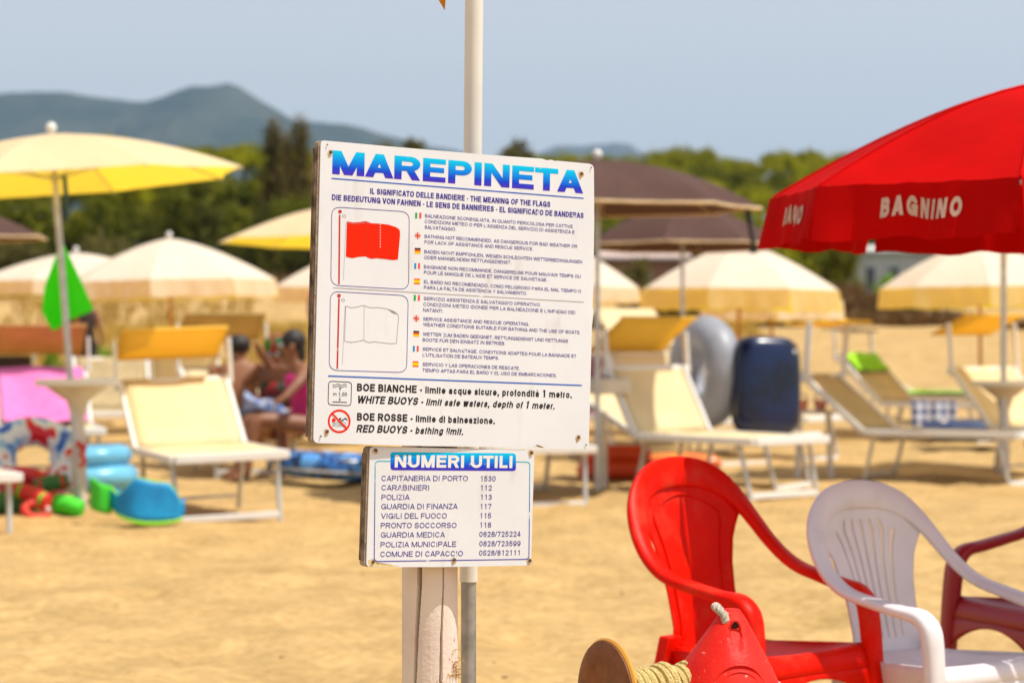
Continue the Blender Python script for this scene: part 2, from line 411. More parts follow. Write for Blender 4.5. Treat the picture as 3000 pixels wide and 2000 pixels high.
# ------------------------------------------------------------------ houses beyond the dune
def house(label, px0, px1, y_eave, y_top, D, wallc, roofc, nwin, seed, depth=6):
    x0, x1 = X(px0, D), X(px1, D); w = x1-x0; xc = (x0+x1)/2; g = gz(xc, D)-.2
    he = Z(y_eave, D)-g; hr = Z(y_top, D)-g
    t = thing('beach_house', label, 'house', (xc, D, g))
    W = mat('house_wall', wallc, .85, scale=1.5, bump=.2); Rf = mat('house_roof', roofc, .8, scale=2, bump=.4, bscale=8)
    gl = mat('window_glass', (.03, .03, .035), .1, spec=.8); fr = mat('window_frame', (.5, .48, .45), .6)
    MB().box((0, depth/2, he/2), (w, depth, he)).obj('wall', W, t, smooth=False)
    b = MB(); e = .25
    b.add([(-w/2-e, -e, he+.003), (w/2+e, -e, he+.003), (w/2+e, depth+e, he+.003), (-w/2-e, depth+e, he+.003), (-w/2-e, depth/2, hr), (w/2+e, depth/2, hr),
           (-w/2-e, -e, he+.12), (w/2+e, -e, he+.12), (w/2+e, depth+e, he+.12), (-w/2-e, depth+e, he+.12)],
          [(3, 2, 1, 0), (0, 1, 7, 6), (6, 7, 5, 4), (5, 8, 9, 4), (2, 3, 9, 8), (0, 6, 4, 9, 3), (1, 2, 8, 5, 7)])
    b.obj('roof', Rf, t, smooth=False)
    for k in range(nwin):
        xx = -w/2+w*(k+.5)/nwin
        f_ = MB()
        ww, wh, zc = w/nwin*.42, he*.42, he*.56
        f_.box((xx-ww/2, -.02, zc), (.06, .1, wh)).box((xx+ww/2, -.02, zc), (.06, .1, wh)).box((xx, -.02, zc+wh/2), (ww+.06, .11, .06)).box((xx, -.02, zc-wh/2), (ww+.06, .11, .06))
        fo = f_.obj('window', fr, t, smooth=False)
        MB().box((xx, -.008, zc), (ww-.06, .03, wh-.06)).obj('pane', gl, fo, smooth=False)
    return t
house('low orange walled house with pale pink roof behind the brown parasols', 1775, 2010, 762, 728, 104, (.36, .16, .08), (.50, .38, .33), 3, 1)
house('low white house with dark openings beside the green bush', 2515, 2790, 742, 712, 100, (.62, .58, .52), (.60, .56, .52), 4, 2)

# ------------------------------------------------------------------ stroke lettering (own sans-serif capitals)
def arc(cx, cy, rx, ry, a0, a1, n=None):
    n = n or max(5, int(abs(a1-a0)/18)); return [(cx+rx*math.cos(R(a0+(a1-a0)*i/n)), cy+ry*math.sin(R(a0+(a1-a0)*i/n))) for i in range(n+1)]
def S(*p, closed=False):
    q = []
    for a in p: q += a if isinstance(a, list) else [a]
    return ('S', q, closed)
def D_(a, b, c, d): return ('D', (a, b), (c, d))
EL = lambda cx=.5, cy=.5, rx=.5, ry=.5: ('S', arc(cx, cy, rx, ry, 0, 360, 22)[:-1], True)
ST = lambda u, a=0, b=1: S((u, a), (u, b))
P_ = [ST(0), S((0, 1), (.58, 1), arc(.62, .74, .38, .26, 80, -80), (.58, .48), (0, .48))]
S_ = [S(arc(.5, .745, .46, .255, 22, 250), (.5, .5), arc(.5, .255, .5, .255, 70, -160))]
UP = {
 'A': (667, [D_(0, 0, .5, 1), D_(1, 0, .5, 1), S((.2, .26), (.8, .26))]),
 'B': (667, [ST(0), S((0, 1), (.55, 1), arc(.58, .77, .34, .23, 80, -80), (.55, .54), (0, .54)), S((.5, .54), arc(.62, .27, .38, .27, 80, -80), (.55, 0), (0, 0))]),
 'C': (722, [S(arc(.5, .5, .5, .5, 38, 322, 18))]), 'D': (722, [S((0, 0), (0, 1), (.4, 1), arc(.45, .5, .55, .5, 80, -80, 10), (.4, 0), closed=True)]),
 'E': (640, [S((1, 1), (0, 1), (0, 0), (1, 0)), S((0, .52), (.9, .52))]), 'F': (600, [S((1, 1), (0, 1), (0, 0)), S((0, .5), (.85, .5))]),
 'G': (778, [S(arc(.5, .5, .5, .5, 40, 335, 18), (1, .42), (.58, .42)), S((1, 0), (1, .42))]),
 'H': (722, [ST(0), ST(1), S((0, .52), (1, .52))]), 'I': (278, [ST(.5)]), 'J': (520, [S((1, 1), (1, .28), arc(.5, .28, .5, .28, 0, -170))]),
 'K': (680, [ST(0), D_(.05, .3, .98, 1), D_(.36, .56, 1.02, 0)]), 'L': (560, [S((0, 1), (0, 0), (1, 0))]),
 'M': (833, [ST(0), ST(1), D_(.03, 1, .5, 0), D_(.97, 1, .5, 0)]), 'N': (722, [ST(0), ST(1), D_(.03, 1, .97, 0)]),
 'O': (778, [EL()]), 'P': (667, P_), 'Q': (778, [EL(), D_(.62, .28, 1, -.03)]), 'R': (710, P_+[D_(.58, .5, .98, 0)]),
 'S': (667, S_), 'T': (611, [S((0, 1), (1, 1)), ST(.5)]), 'U': (722, [S((0, 1), (0, .34), arc(.5, .34, .5, .34, 180, 360), (1, 1))]),
 'V': (667, [D_(0, 1, .5, 0), D_(1, 1, .5, 0)]), 'W': (944, [D_(0, 1, .26, 0), D_(.5, 1, .26, 0), D_(.5, 1, .74, 0), D_(1, 1, .74, 0)]),
 'X': (667, [D_(0, 1, 1, 0), D_(0, 0, 1, 1)]), 'Y': (667, [D_(0, 1, .5, .4), D_(1, 1, .5, .4), ST(.5, 0, .4)]), 'Z': (611, [S((0, 1), (1, 1)), S((0, 0), (1, 0)), D_(.95, .9, .05, .1)]),
 '0': (556, [EL()]), '1': (556, [ST(.62), D_(.62, 1, .2, .74)]), '2': (556, [S(arc(.5, .7, .46, .3, 165, -25), (.1, 0), (1, 0))]),
 '3': (556, [S(arc(.47, .76, .42, .24, 155, -80), (.4, .53)), S((.4, .53), arc(.48, .265, .5, .265, 75, -155))]),
 '4': (556, [S((0, .24), (1, .24)), ST(.74), D_(.02, .26, .7, 1)]), '5': (556, [S((.9, 1), (.16, 1), (.08, .5)), S(arc(.47, .32, .5, .32, 140, -155))]),
 '6': (556, [EL(.5, .32, .5, .32), S((.0, .34), arc(.52, .5, .52, .5, 190, 40))]), '7': (556, [S((0, 1), (1, 1)), D_(.95, .95, .35, 0)]),
 '8': (556, [EL(.5, .77, .43, .23), EL(.5, .26, .5, .26)]), '9': (556, [EL(.5, .68, .5, .32), S((1, .66), arc(.48, .5, .52, .5, 10, -140))]),
 '.': (278, [S((.5, 0), (.5, .001))]), ',': (278, [S((.5, 0), (.42, -.14))]), "'": (200, [S((.5, .84), (.5, 1))]), '-': (333, [S((.1, .36), (.9, .36))]), '/': (278, [D_(-.6, -.02, 1.4, 1.02)]), '•': (350, [S((.4, .42), (.6, .42)), ]),
}
xh = .73
def lo(g): 
    out = []
    for s in g:
        if s[0] == 'S': out.append(('S', s[1], s[2], xh))
        else: out.append(('D', s[1], s[2], xh))
    return out
A_ = [S((.06, .78), arc(.48, .7, .42, .3, 140, 0), (.9, 0)), EL(.45, .27, .45, .27)]
LOW = {
 'a': (540, A_), 'b': (556, [ST(0, 0, 1.4), EL()]), 'c': (500, [S(arc(.5, .5, .5, .5, 40, 320))]), 'd': (556, [ST(1, 0, 1.4), EL()]),
 'e': (556, [S((1, .5), arc(.5, .5, .5, .5, 0, 318, 16)), S((0, .47), (.95, .47))]), 'f': (300, [S((1, 1.38), (.65, 1.36), (.4, 1.2), (.4, 0)), S((0, .96), (.9, .96))]),
 'g': (556, [EL(), S((1, 1), (1, -.08), arc(.5, -.1, .5, .25, 0, -150))]), 'h': (556, [ST(0, 0, 1.4), S((0, .6), arc(.5, .6, .5, .4, 170, 0), (1, 0))]),
 'i': (240, [ST(.5), S((.5, 1.33), (.5, 1.34))]), 'l': (240, [ST(.5, 0, 1.4)]), 'm': (833, [ST(0), S((0, .65), arc(.25, .7, .25, .3, 170, 0), (.5, 0)), S((.5, .65), arc(.75, .7, .25, .3, 170, 0), (1, 0))]),
 'n': (556, [ST(0), S((0, .6), arc(.5, .62, .5, .38, 170, 0), (1, 0))]), 'o': (556, [EL()]), 'p': (556, [ST(0, -.38, 1), EL()]), 'q': (556, [ST(1, -.38, 1), EL()]),
 'r': (350, [ST(0), S((0, .62), arc(.8, .6, .8, .4, 170, 95))]), 's': (500, S_), 't': (300, [ST(.4, 0, 1.28), S((0, .96), (.95, .96))]),
 'u': (556, [ST(1), S((0, 1), (0, .38), arc(.5, .38, .5, .38, 180, 350), (1, .5))]), 'y': (500, [D_(0, 1, .5, 0), D_(1, 1, .3, -.38)]), 'w': (722, [D_(0, 1, .26, 0), D_(.5, 1, .26, 0), D_(.5, 1, .74, 0), D_(1, 1, .74, 0)]), 'z': (480, [S((0, 1), (1, 1)), S((0, 0), (1, 0)), D_(.92, .9, .08, .1)]), 'v': (500, [D_(0, 1, .5, 0), D_(1, 1, .5, 0)]),
}
ACC = {'à': ('a', 'grave', xh), 'È': ('E', 'grave', 1), 'Ñ': ('N', 'tilde', 1), 'Ü': ('U', 'dots', 1)}
def text_strokes(txt, weight, track=0.0, kx=1.0):
    """faces in units of cap height; returns polygons [(pts)], advance width"""
    polys = []; x = 0; em = kx/.718
    for ch in txt:
        if ch == ' ': x += .278*em; continue
        acc = None
        if ch in ACC: ch, acc, at = ACC[ch]
        low = ch in LOW
        wd, g = LOW[ch] if low else UP[ch]; vh = xh if low else 1
        adv = wd/1000*em; sb = .05*em if wd > 300 else .03*em
        if ch in 'AVWYTX': sb = .012*em
        x0 = x+sb; W = max(adv-2*sb, weight*1.0); hw = weight/2; ww = max(W-weight, 1e-3)
        def mp(p): return (x0+hw+p[0]*ww, hw+p[1]*(vh-weight))
        for s in g:
            if s[0] == 'S': polys.append(stroke([mp(p) for p in s[1]], weight*.86 if low else weight, s[2]))
            else:
                (a, b), (c, d) = s[1], s[2]; t = weight*1.12/2
                A = (x0+hw+a*ww, b*vh); B = (x0+hw+c*ww, d*vh)
                polys.append([((A[0]-t, A[1]), (A[0]+t, A[1]), (B[0]+t, B[1]), (B[0]-t, B[1]))])
        mx = x0+W/2
        if acc == 'grave': polys.append([((mx-.16*kx, at+.27), (mx-.02, at+.27), (mx+.1*kx, at+.09), (mx+.0, at+.09))])
        if acc == 'tilde': polys.append(stroke([(mx-.2, at+.12), (mx-.08, at+.18), (mx+.08, at+.13), (mx+.2, at+.19)], weight*.7, False))
        if acc == 'dots': polys.append(stroke([(mx-.17, at+.15), (mx-.169, at+.15)], weight*.9, False)); polys.append(stroke([(mx+.17, at+.15), (mx+.171, at+.15)], weight*.9, False))
        x += adv+track*kx
    return polys, x
def stroke(pts, w, closed):
    n = len(pts); P = [Vector(p) for p in pts]; h = w/2
    if not closed:
        d = (P[1]-P[0]).normalized(); P[0] = P[0]-d*h; d = (P[-1]-P[-2]).normalized(); P[-1] = P[-1]+d*h
    L = []; Rr = []
    for i in range(n):
        a = P[i-1] if (closed or i > 0) else None; b = P[(i+1) % n] if (closed or i < n-1) else None
        d1 = (P[i]-a).normalized() if a is not None else (b-P[i]).normalized(); d2 = (b-P[i]).normalized() if b is not None else d1
        n1 = Vector((-d1.y, d1.x)); n2 = Vector((-d2.y, d2.x)); m = (n1+n2)
        if m.length < 1e-4: m = n1
        m.normalize(); k = h/max(.45, m.dot(n1)); L.append(P[i]+m*k); Rr.append(P[i]-m*k)
    return [(tuple(L[i]), tuple(Rr[i]), tuple(Rr[(i+1) % n]), tuple(L[(i+1) % n])) for i in range(n if closed else n-1)]
def text_mesh(txt, p0, p1, cap, weight, y=0.0, slant=0.0, dy=-2e-5, track=0.0, ax=1.0):
    """baseline from p0 to p1 (x,z) in the board's plane, cap height in metres, front is -y"""
    ex = Vector((p1[0]-p0[0], p1[1]-p0[1])); Ln = ex.length/ax; kx = 1.0
    for _ in range(6):
        polys, W = text_strokes(txt, weight, track, kx)
        xa = min(q[0] for s in polys for f in s for q in f); xb = max(q[0] for s in polys for f in s for q in f)
        kx *= (Ln/cap)/(xb-xa)
    ex.normalize(); ez = Vector((-ex.y, ex.x)); k = Ln*ax/(xb-xa)
    v = []; f = []
    for si, s in enumerate(polys):
        for q in s:
            b = len(v)
            for (a, c) in q:
                a2 = (a-xa)*k+c*cap*slant; r = Vector(p0)+ex*a2+ez*(c*cap); v.append((r.x, y+dy*(si % 5), r.y))
            f.append((b, b+1, b+2, b+3))
    return mesh('lettering', v, f)

# ------------------------------------------------------------------ the information sign
def rotm(yaw, pitch, roll): return Matrix.Rotation(yaw, 3, 'Z') @ Matrix.Rotation(pitch, 3, 'X') @ Matrix.Rotation(roll, 3, 'Y')
class Plane:
    def __init__(s, o, M): s.o = Vector(o); s.M = M; s.n = M @ Vector((0, 1, 0)); s.MT = M.transposed()
    def at(s, px, py):
        d = Vector(((px-1500)/FPX, 1, (961-py)/FPX)); c = Vector((0, 0, CAMH))
        t = (s.o-c).dot(s.n)/d.dot(s.n); q = s.MT @ (c+d*t-s.o); return (q.x, q.z)
PX_AXIS, PD_AXIS = -.1455, 4.280
sign = thing('information_sign', 'white beach rules sign on a cracked pale wooden post', 'sign', (PX_AXIS, PD_AXIS, 0))
def print_mat(name, top, bot=None, z0=0, z1=1, wear=.5, x_noise=35):
    m = bpy.data.materials.new(name); m.use_nodes = True; nt = m.node_tree; n = nt.nodes; l = nt.links; b = n['Principled BSDF']
    b.inputs['Roughness'].default_value = .65; b.inputs['Specular IOR Level'].default_value = .12
    tc = n.new('ShaderNodeTexCoord'); rp = n.new('ShaderNodeValToRGB'); el = rp.color_ramp.elements
    if bot is not None:
        sp = n.new('ShaderNodeSeparateXYZ'); l.new(tc.outputs['Generated'], sp.inputs[0]); l.new(sp.outputs['Z'], rp.inputs['Fac'])
        cols = bot
        el[0].position = cols[0][0]; el[0].color = (*lin(cols[0][1]), 1); el[1].position = cols[-1][0]; el[1].color = (*lin(cols[-1][1]), 1)
        for p, c in cols[1:-1]:
            e = el.new(p); e.color = (*lin(c), 1)
    else: el[0].color = el[1].color = (*top, 1)
    nz = n.new('ShaderNodeTexNoise'); nz.inputs['Scale'].default_value = x_noise; nz.inputs['Detail'].default_value = 6; l.new(tc.outputs['Object'], nz.inputs['Vector'])
    r2 = n.new('ShaderNodeValToRGB'); r2.color_ramp.elements[0].position = .60+.1*(1-wear); r2.color_ramp.elements[1].position = .66+.1*(1-wear)
    l.new(nz.outputs['Fac'], r2.inputs['Fac'])
    mx = n.new('ShaderNodeMix'); mx.data_type = 'RGBA'; mx.inputs[7].default_value = (.70, .71, .74, 1)
    l.new(r2.outputs[0], mx.inputs[0]); l.new(rp.outputs[0], mx.inputs[6]); l.new(mx.outputs[2], b.inputs['Base Color']); return m
M_plate = mat('sign_plate', (.735, .755, .80), .38, scale=5, var=.03, spec=.45, bump=.03, bscale=40)
def plate_dirt():
    nt = M_plate.node_tree; n = nt.nodes; l = nt.links; b = n['Principled BSDF']; tc = [k for k in n if k.type == 'TEX_COORD'][0]
    src = b.inputs['Base Color'].links[0].from_socket
    mp = n.new('ShaderNodeMapping'); mp.inputs['Scale'].default_value = (9, 9, 3); nz = n.new('ShaderNodeTexNoise'); nz.inputs['Scale'].default_value = 3; nz.inputs['Detail'].default_value = 10
    l.new(tc.outputs['Object'], mp.inputs['Vector']); l.new(mp.outputs[0], nz.inputs['Vector'])
    r = n.new('ShaderNodeValToRGB'); r.color_ramp.elements[0].position = .60; r.color_ramp.elements[1].position = .78; r.color_ramp.elements[1].color = (.25, .25, .25, 1)
    l.new(nz.outputs['Fac'], r.inputs['Fac']); mx = n.new('ShaderNodeMix'); mx.data_type = 'RGBA'; mx.inputs[7].default_value = (.42, .33, .22, 1)
    l.new(r.outputs[0], mx.inputs[0]); l.new(src, mx.inputs[6]); l.new(mx.outputs[2], b.inputs['Base Color'])
plate_dirt()
M_ply = mat('plywood', (.24, .18, .13), .85, scale=18, col2=(.42, .33, .25), bump=.6, bscale=90)
M_violet = print_mat('violet_print', lin((72, 60, 150)), wear=.5)
M_violet2 = print_mat('violet_print_fine', lin((84, 74, 150)), wear=.62, x_noise=55)
M_black = print_mat('black_print', lin((45, 40, 42)), wear=.25)
M_line = print_mat('blue_line_print', lin((40, 95, 190)), wear=.4)
M_grad = print_mat('gradient_print', None, [(0, (75, 45, 185)), (.25, (25, 65, 205)), (.6, (5, 140, 235)), (1, (0, 200, 240))], wear=.35)
M_redp = print_mat('red_print', lin((228, 36, 0)), wear=.05)
M_pole_p = print_mat('brick_red_print', lin((190, 55, 45)), wear=.2)
M_grey_p = print_mat('grey_print', lin((150, 140, 140)), wear=.4)
M_white_p = print_mat('white_print', (.80, .78, .77), wear=0)
COLS = {k: print_mat(k+'_print', lin(v), wear=.25, x_noise=120) for k, v in {'green': (20, 165, 80), 'red': (225, 80, 60), 'gold': (250, 200, 10), 'dark': (70, 50, 50), 'orange': (235, 100, 30), 'sky': (30, 140, 205), 'crimson': (220, 60, 30)}.items()}
M_screw = mat('rusty_screw', (.05, .03, .02), .7, scale=300, col2=(.20, .09, .03))
M_rust = mat('rust_stain', (.50, .30, .12), .8, scale=60, col2=(.70, .60, .48))
yrow = [0]
def board(name, D, q, corners_px, th, label):
    yaw, pitch, roll, cx, cz = q; Mx = rotm(yaw, pitch, roll); o = Vector((cx, D, cz)); pl = Plane(o, Mx)
    ctr = []
    b = MB()
    ol = [pl.at(*p) for p in corners_px]
    # thin printed plate in front, plywood behind it (front face of plate lies at y=0)
    inner = ol
    bd = MB(); v, f = prism([(x-.0035 if x < 0 else x-.001, z) for x, z in ol], .0021, th); bd.add(v, f)
    ob = bd.obj(name, M_ply, sign, smooth=False, label=label)
    ob.matrix_parent_inverse = Matrix.Identity(4)
    ob.rotation_euler = Mx.to_euler(); ob.location = o-Vector((PX_AXIS, PD_AXIS, 0))
    pb = MB(); v, f = prism(inner, 0, .002); pb.add(v, f); pb.obj('printed_plate', M_plate, ob, smooth=False)
    # plywood layers showing at the near edge
    xl = min(x for x, z in ol); zt = max(z for x, z in ol if x < 0)-.012; zb = min(z for x, z in ol if x < 0)+.012
    M_l = mat('plywood_layer', (.36, .27, .19), .85, scale=40, col2=(.10, .07, .05), bump=.5)
    p_tl = [p for p in ol if p[0] < 0]; a = max(p_tl, key=lambda p: p[1]-abs(p[0])*0); bb = min(p_tl, key=lambda p: p[1])
    for k in range(3):
        yy = .0055+k*.005; lb = MB()
        xt = pl.at(corners_px[0][0], corners_px[0][1])[0]; xb_ = pl.at(corners_px[-1][0], corners_px[-1][1])[0]
        lb.add(*prism([(xt-.0065, zt), (xt-.003, zt), (xb_-.003, zb), (xb_-.0065, zb)], yy, yy+.0018)); lb.obj('plywood_layer', M_l, ob, smooth=False)
    return ob, pl
def rounded(c, r, n=4):
    """pixel corner points, rounded"""
    out = []; N = len(c)
    for i in range(N):
        p = Vector(c[i][:2]); a = Vector(c[i-1][:2]); b = Vector(c[(i+1) % N][:2]); rr = c[i][2] if len(c[i]) > 2 else r
        if rr == 0: out.append(tuple(p)); continue
        u = (a-p).normalized(); w = (b-p).normalized()
        for k in range(n+1):
            t = k/n; out.append(tuple(p+u*rr*(1-t)**2+w*rr*t**2))
    return out
big, PB = board('large_board', 4.226, (.544, -.0119, .0381, -.0941*4.226/4.25, CAMH+(1.2006-CAMH)*4.226/4.25),
    rounded([(940, 411, 12), (1140, 429, 0), (1420, 453, 0), (1560, 463, 0), (1588, 465, 0), (1604, 470, 0), (1614, 468, 0), (1626, 472, 0), (1632, 471, 0), (1740, 481, 16), (1741, 650, 0), (1738, 850, 0), (1736, 900, 0), (1739, 912, 0), (1734, 960, 0), (1725, 1316, 14), (1597, 1311, 0), (1575, 1302, 0), (1556, 1310, 0), (1250, 1306, 0), (918, 1297, 16)], 14),
    .016, 'large white board titled MAREPINETA with flag pictures')
small, PS = board('small_board', 4.22, (.5097, -.0018, .0415, -.1047, .8373),
    rounded([(1084, 1307, 14), (1330, 1313, 0), (1566, 1319, 16), (1560, 1500, 0), (1556, 1655, 14), (1300, 1660, 0), (1073, 1660, 14)], 14), .020, 'small white board of useful telephone numbers')
PY = -.00030
def T(ob, pl, txt, x0, y0, x1, y1, cap, w, m, slant=0, name='lettering', y=PY, ax=1.0, track=0.0):
    link(name, text_mesh(txt, pl.at(x0, y0), pl.at(x1, y1), cap/FPX*4.2*1.0, w, y, slant, ax=ax, track=track), m, ob)
def poly(ob, pl, pts, m, name='printed_shape', y=PY):
    c = [pl.at(*p) for p in pts]; bm = bmesh.new(); vv = [bm.verts.new((x, y, z)) for x, z in c]; bm.faces.new(vv); bmesh.ops.triangulate(bm, faces=bm.faces[:]); me = bpy.data.meshes.new(name); bm.to_mesh(me); bm.free()
    return link(name, me, m, ob)
def line(ob, pl, pts, wpx, m, closed=False, name='printed_line', y=PY):
    c = [pl.at(*p) for p in pts]; q = stroke(c, wpx/FPX*4.2, closed); v = []; f = []
    for a in q:
        b = len(v); v += [(p[0], y, p[1]) for p in a]; f.append((b, b+1, b+2, b+3))
    return link(name, mesh(name, v, f), m, ob)
T(big, PB, 'MAREPINETA', 973, 510, 1708, 567, 68, .22, M_grad, name='title_lettering', ax=1.62, track=-.05)
line(big, PB, [(973, 523), (1708, 581)], 3.6, M_line)
T(big, PB, 'IL SIGNIFICATO DELLE BANDIERE • THE MEANING OF THE FLAGS', 1084, 568, 1612, 607, 16.5, .21, M_violet)
T(big, PB, 'DIE BEDEUTUNG VON FAHNEN • LE SENS DE BANNIÈRES • EL SIGNIFICADO DE BANDERAS', 972, 586, 1709.5, 639.5, 16.5, .21, M_violet)
rows = [("BALNEAZIONE SCONSIGLIATA, IN QUANTO PERICOLOSA PER CATTIVE", 1244.8, 637, 1678, 668.6), ("CONDIZIONI METEO O PER L'ASSENZA DEL SERVIZIO DI ASSISTENZA E", 1244, 653.3, 1683, 685), ("SALVATAGGIO.", 1243.6, 670, 1336, 676.5),
 ("BATHING NOT RECOMMENDED, AS DANGEROUS FOR BAD WEATHER OR", 1243.6, 697, 1691, 726.5), ("FOR LACK OF ASSISTANCE AND RESCUE SERVICE.", 1243.6, 713.8, 1562, 734.3), ("BADEN NICHT EMPFOHLEN, WEGEN SCHLECHTEN WETTERBEDINGUNGEN", 1242.9, 741.9, 1705, 771.7),
 ("ODER MANGELNDEM RETTUNGSDIENST.", 1242.4, 758.6, 1497.6, 774), ("BAIGNADE NON RECOMMANDE, DANGEREUSE POUR MAUVAIS TEMPS OU", 1241.7, 786, 1701, 814.5), ("POUR LE MANQUE DE L'AIDE ET SERVICE DE SAUVETAGE.", 1241.7, 802.6, 1603, 824.8),
 ("EL BAÑO NO RECOMENDADO, COMO PELIGROSO PARA EL MAL TIEMPO O", 1241.7, 830, 1702, 858), ("PARA LA FALTA DE ASISTENCIA Y SALVAMENTO.", 1241.7, 846.7, 1542.9, 864),
 ("SERVIZIO ASSISTENZA E SALVATAGGIO OPERATIVO.", 1241, 879, 1583.8, 897.6), ("CONDIZIONI METEO IDONEE PER LA BALNEAZIONE E L'IMPIEGO DEI", 1240, 895.7, 1684.5, 920), ("NATANTI.", 1239.3, 912.4, 1298, 916),
 ("SERVICE ASSISTANCE AND RESCUE OPERATING.", 1239.3, 938.6, 1550, 954.3), ("WEATHER CONDITIONS SUITABLE FOR BATHING AND THE USE OF BOATS.", 1239.3, 955, 1700, 978.6), ("WETTER ZUM BADEN GEEIGNET, RETTUNGSDIENST UND RETTUNGS", 1238.6, 982.9, 1663.8, 1003.6),
 ("BOOTE FÜR DEN EINSATZ IN BETRIEB.", 1238, 1000, 1479.8, 1010.7), ("SERVICE ET SAUVETAGE. CONDITIONS ADAPTES POUR LA BAIGNADE ET", 1238, 1026.7, 1688.6, 1047.6), ("L'UTILISATION DE BATEAUX TEMPS.", 1238, 1044, 1461.4, 1053.6),
 ("SERVICIO Y LAS OPERACIONES DE RESCATE.", 1237.6, 1071.4, 1522.6, 1083.3), ("TIEMPO APTAS PARA EL BAÑO Y EL USO DE EMBARCACIONES.", 1236.9, 1088.6, 1630.5, 1104.3)]
for r in rows: T(big, PB, *r, 9.9, .155, M_violet2)
line(big, PB, [(976, 843), (1709.5, 885)], 1.8, M_grey_p)
line(big, PB, [(963, 1101), (1702.6, 1128.6)], 4, M_line)
for bx, poly_, dy in (([(972, 606), (1199, 621), (1197, 848), (969, 835)], None, 0), ([(968, 853), (1196, 866), (1191, 1091), (964, 1084)], None, 1)):
    line(big, PB, rounded(bx, 26, 6), 1.8, M_violet, closed=True, name='printed_frame')
for (x0, y0, x1, y1, bx, by) in ((995, 632, 993, 830, 996, 620), (993, 876, 988, 1077, 993, 866)):
    line(big, PB, [(x0, y0), (x1, y1)], 5, M_pole_p, name='printed_flagpole')
    poly(big, PB, [(bx+5.5*math.cos(k*.524), by+5.5*math.sin(k*.524)) for k in range(12)], M_pole_p, 'printed_knob', PY-.0001)
    line(big, PB, [(bx+12+5*math.cos(k*.6), by+13+4*math.sin(k*.6)) for k in range(10)], 1.2, M_grey_p, closed=True)
    line(big, PB, [(bx+18, by+30), (bx+15, by+90), (bx+10, by+200)], .8, M_grey_p)
fz = lambda pts: [(900+x/3.2, 390+y/3.2) for x, y in pts]
flag_px = fz([(372, 828), (430, 838), (480, 836), (545, 825), (570, 832), (600, 845), (650, 847), (690, 850), (760, 858), (830, 880), (858, 898), (869, 918), (870, 960), (850, 1185), (800, 1190), (740, 1182), (650, 1172), (600, 1178), (570, 1168), (545, 1155), (480, 1160), (420, 1172), (362, 1158)])
poly(big, PB, flag_px, M_redp, 'printed_red_flag')
line(big, PB, fz([(545, 830), (552, 860), (547, 1150)]), 1.6, M_pole_p, y=PY-.0002); line(big, PB, fz([(650, 850), (655, 1168)]), 1.0, M_pole_p, y=PY-.0002)
for k in range(9):
    cx_, cy_ = fz([(684, 858+k*26)])[0]; poly(big, PB, [(cx_-1.2, cy_-1.5), (cx_+1.2, cy_-1.5), (cx_+1.2, cy_+1.5), (cx_-1.2, cy_+1.5)], M_white_p, 'printed_dot', PY-.0003)
line(big, PB, fz([(374, 840), (430, 852), (480, 848), (550, 838), (580, 850)]), 1.0, M_grey_p, y=PY-.0003)
fw = lambda pts: [(900+x/3.2675, 840+y/3.2675) for x, y in pts]
line(big, PB, fw([(368, 185), (425, 200), (480, 192), (535, 178), (600, 198), (680, 198), (760, 210), (830, 235), (870, 265), (874, 300), (853, 540), (800, 543), (720, 535), (640, 525), (590, 533), (535, 510), (470, 525), (420, 532), (358, 520)]), 1.4, M_grey_p, closed=True, name='printed_white_flag')
line(big, PB, fw([(545, 182), (543, 510)]), .9, M_grey_p); poly(big, PB, fw([(770, 212), (830, 235), (866, 262), (820, 250)]), M_grey_p, 'printed_shadow', PY-.0002)
def stripes(x, y, wd, ht, cols, horiz):
    for k, c in enumerate(cols):
        if horiz: q = [(x, y+ht*k/3), (x+wd, y+ht*k/3+.6), (x+wd, y+ht*(k+1)/3+.6), (x, y+ht*(k+1)/3)]
        else: q = [(x+wd*k/3, y), (x+wd*(k+1)/3, y+.3), (x+wd*(k+1)/3-.5, y+ht), (x+wd*k/3-.5, y+ht)]
        if c: poly(big, PB, q, COLS[c], 'printed_stripe')
for ys_ in ((623, 682, 726, 770.5, 815.7, 1216), (863.8, 924.3, 968.6, 1012.6, 1057.6, 1212)):
    x = ys_[5]
    stripes(x+.5, ys_[0], 18, 17, ('green', None, 'red'), False)
    xx = x-.5; yy = ys_[1]
    for seg in (((8, 0), (8, 17)), ((0, 8), (16, 8.6))): line(big, PB, [(xx+a, yy+b_) for a, b_ in seg], 3.2, COLS['crimson'], name='printed_cross', y=PY-(.0001 if seg[0][0] else 0))
    for seg in (((2, 2), (5.5, 5.5)), ((14, 2), (11, 5.5)), ((2, 15), (5.5, 11.5)), ((11, 12), (14.5, 15))): line(big, PB, [(xx+a, yy+b_) for a, b_ in seg], 1.8, COLS['orange'], name='printed_cross')
    stripes(x-1, ys_[2], 17, 17, ('dark', 'orange', 'gold'), True)
    stripes(x-2.2, ys_[3], 17, 17, ('sky', None, 'red'), False)
    x2 = x-3; y2 = ys_[4]
    poly(big, PB, [(x2, y2), (x2+17, y2+.5), (x2+17, y2+5), (x2, y2+4)], COLS['orange'], 'printed_stripe'); poly(big, PB, [(x2, y2+4), (x2+17, y2+5), (x2+17, y2+13), (x2, y2+12.5)], COLS['gold'], 'printed_stripe'); poly(big, PB, [(x2, y2+12.5), (x2+17, y2+13), (x2+17, y2+17), (x2, y2+16.5)], COLS['orange'], 'printed_stripe')
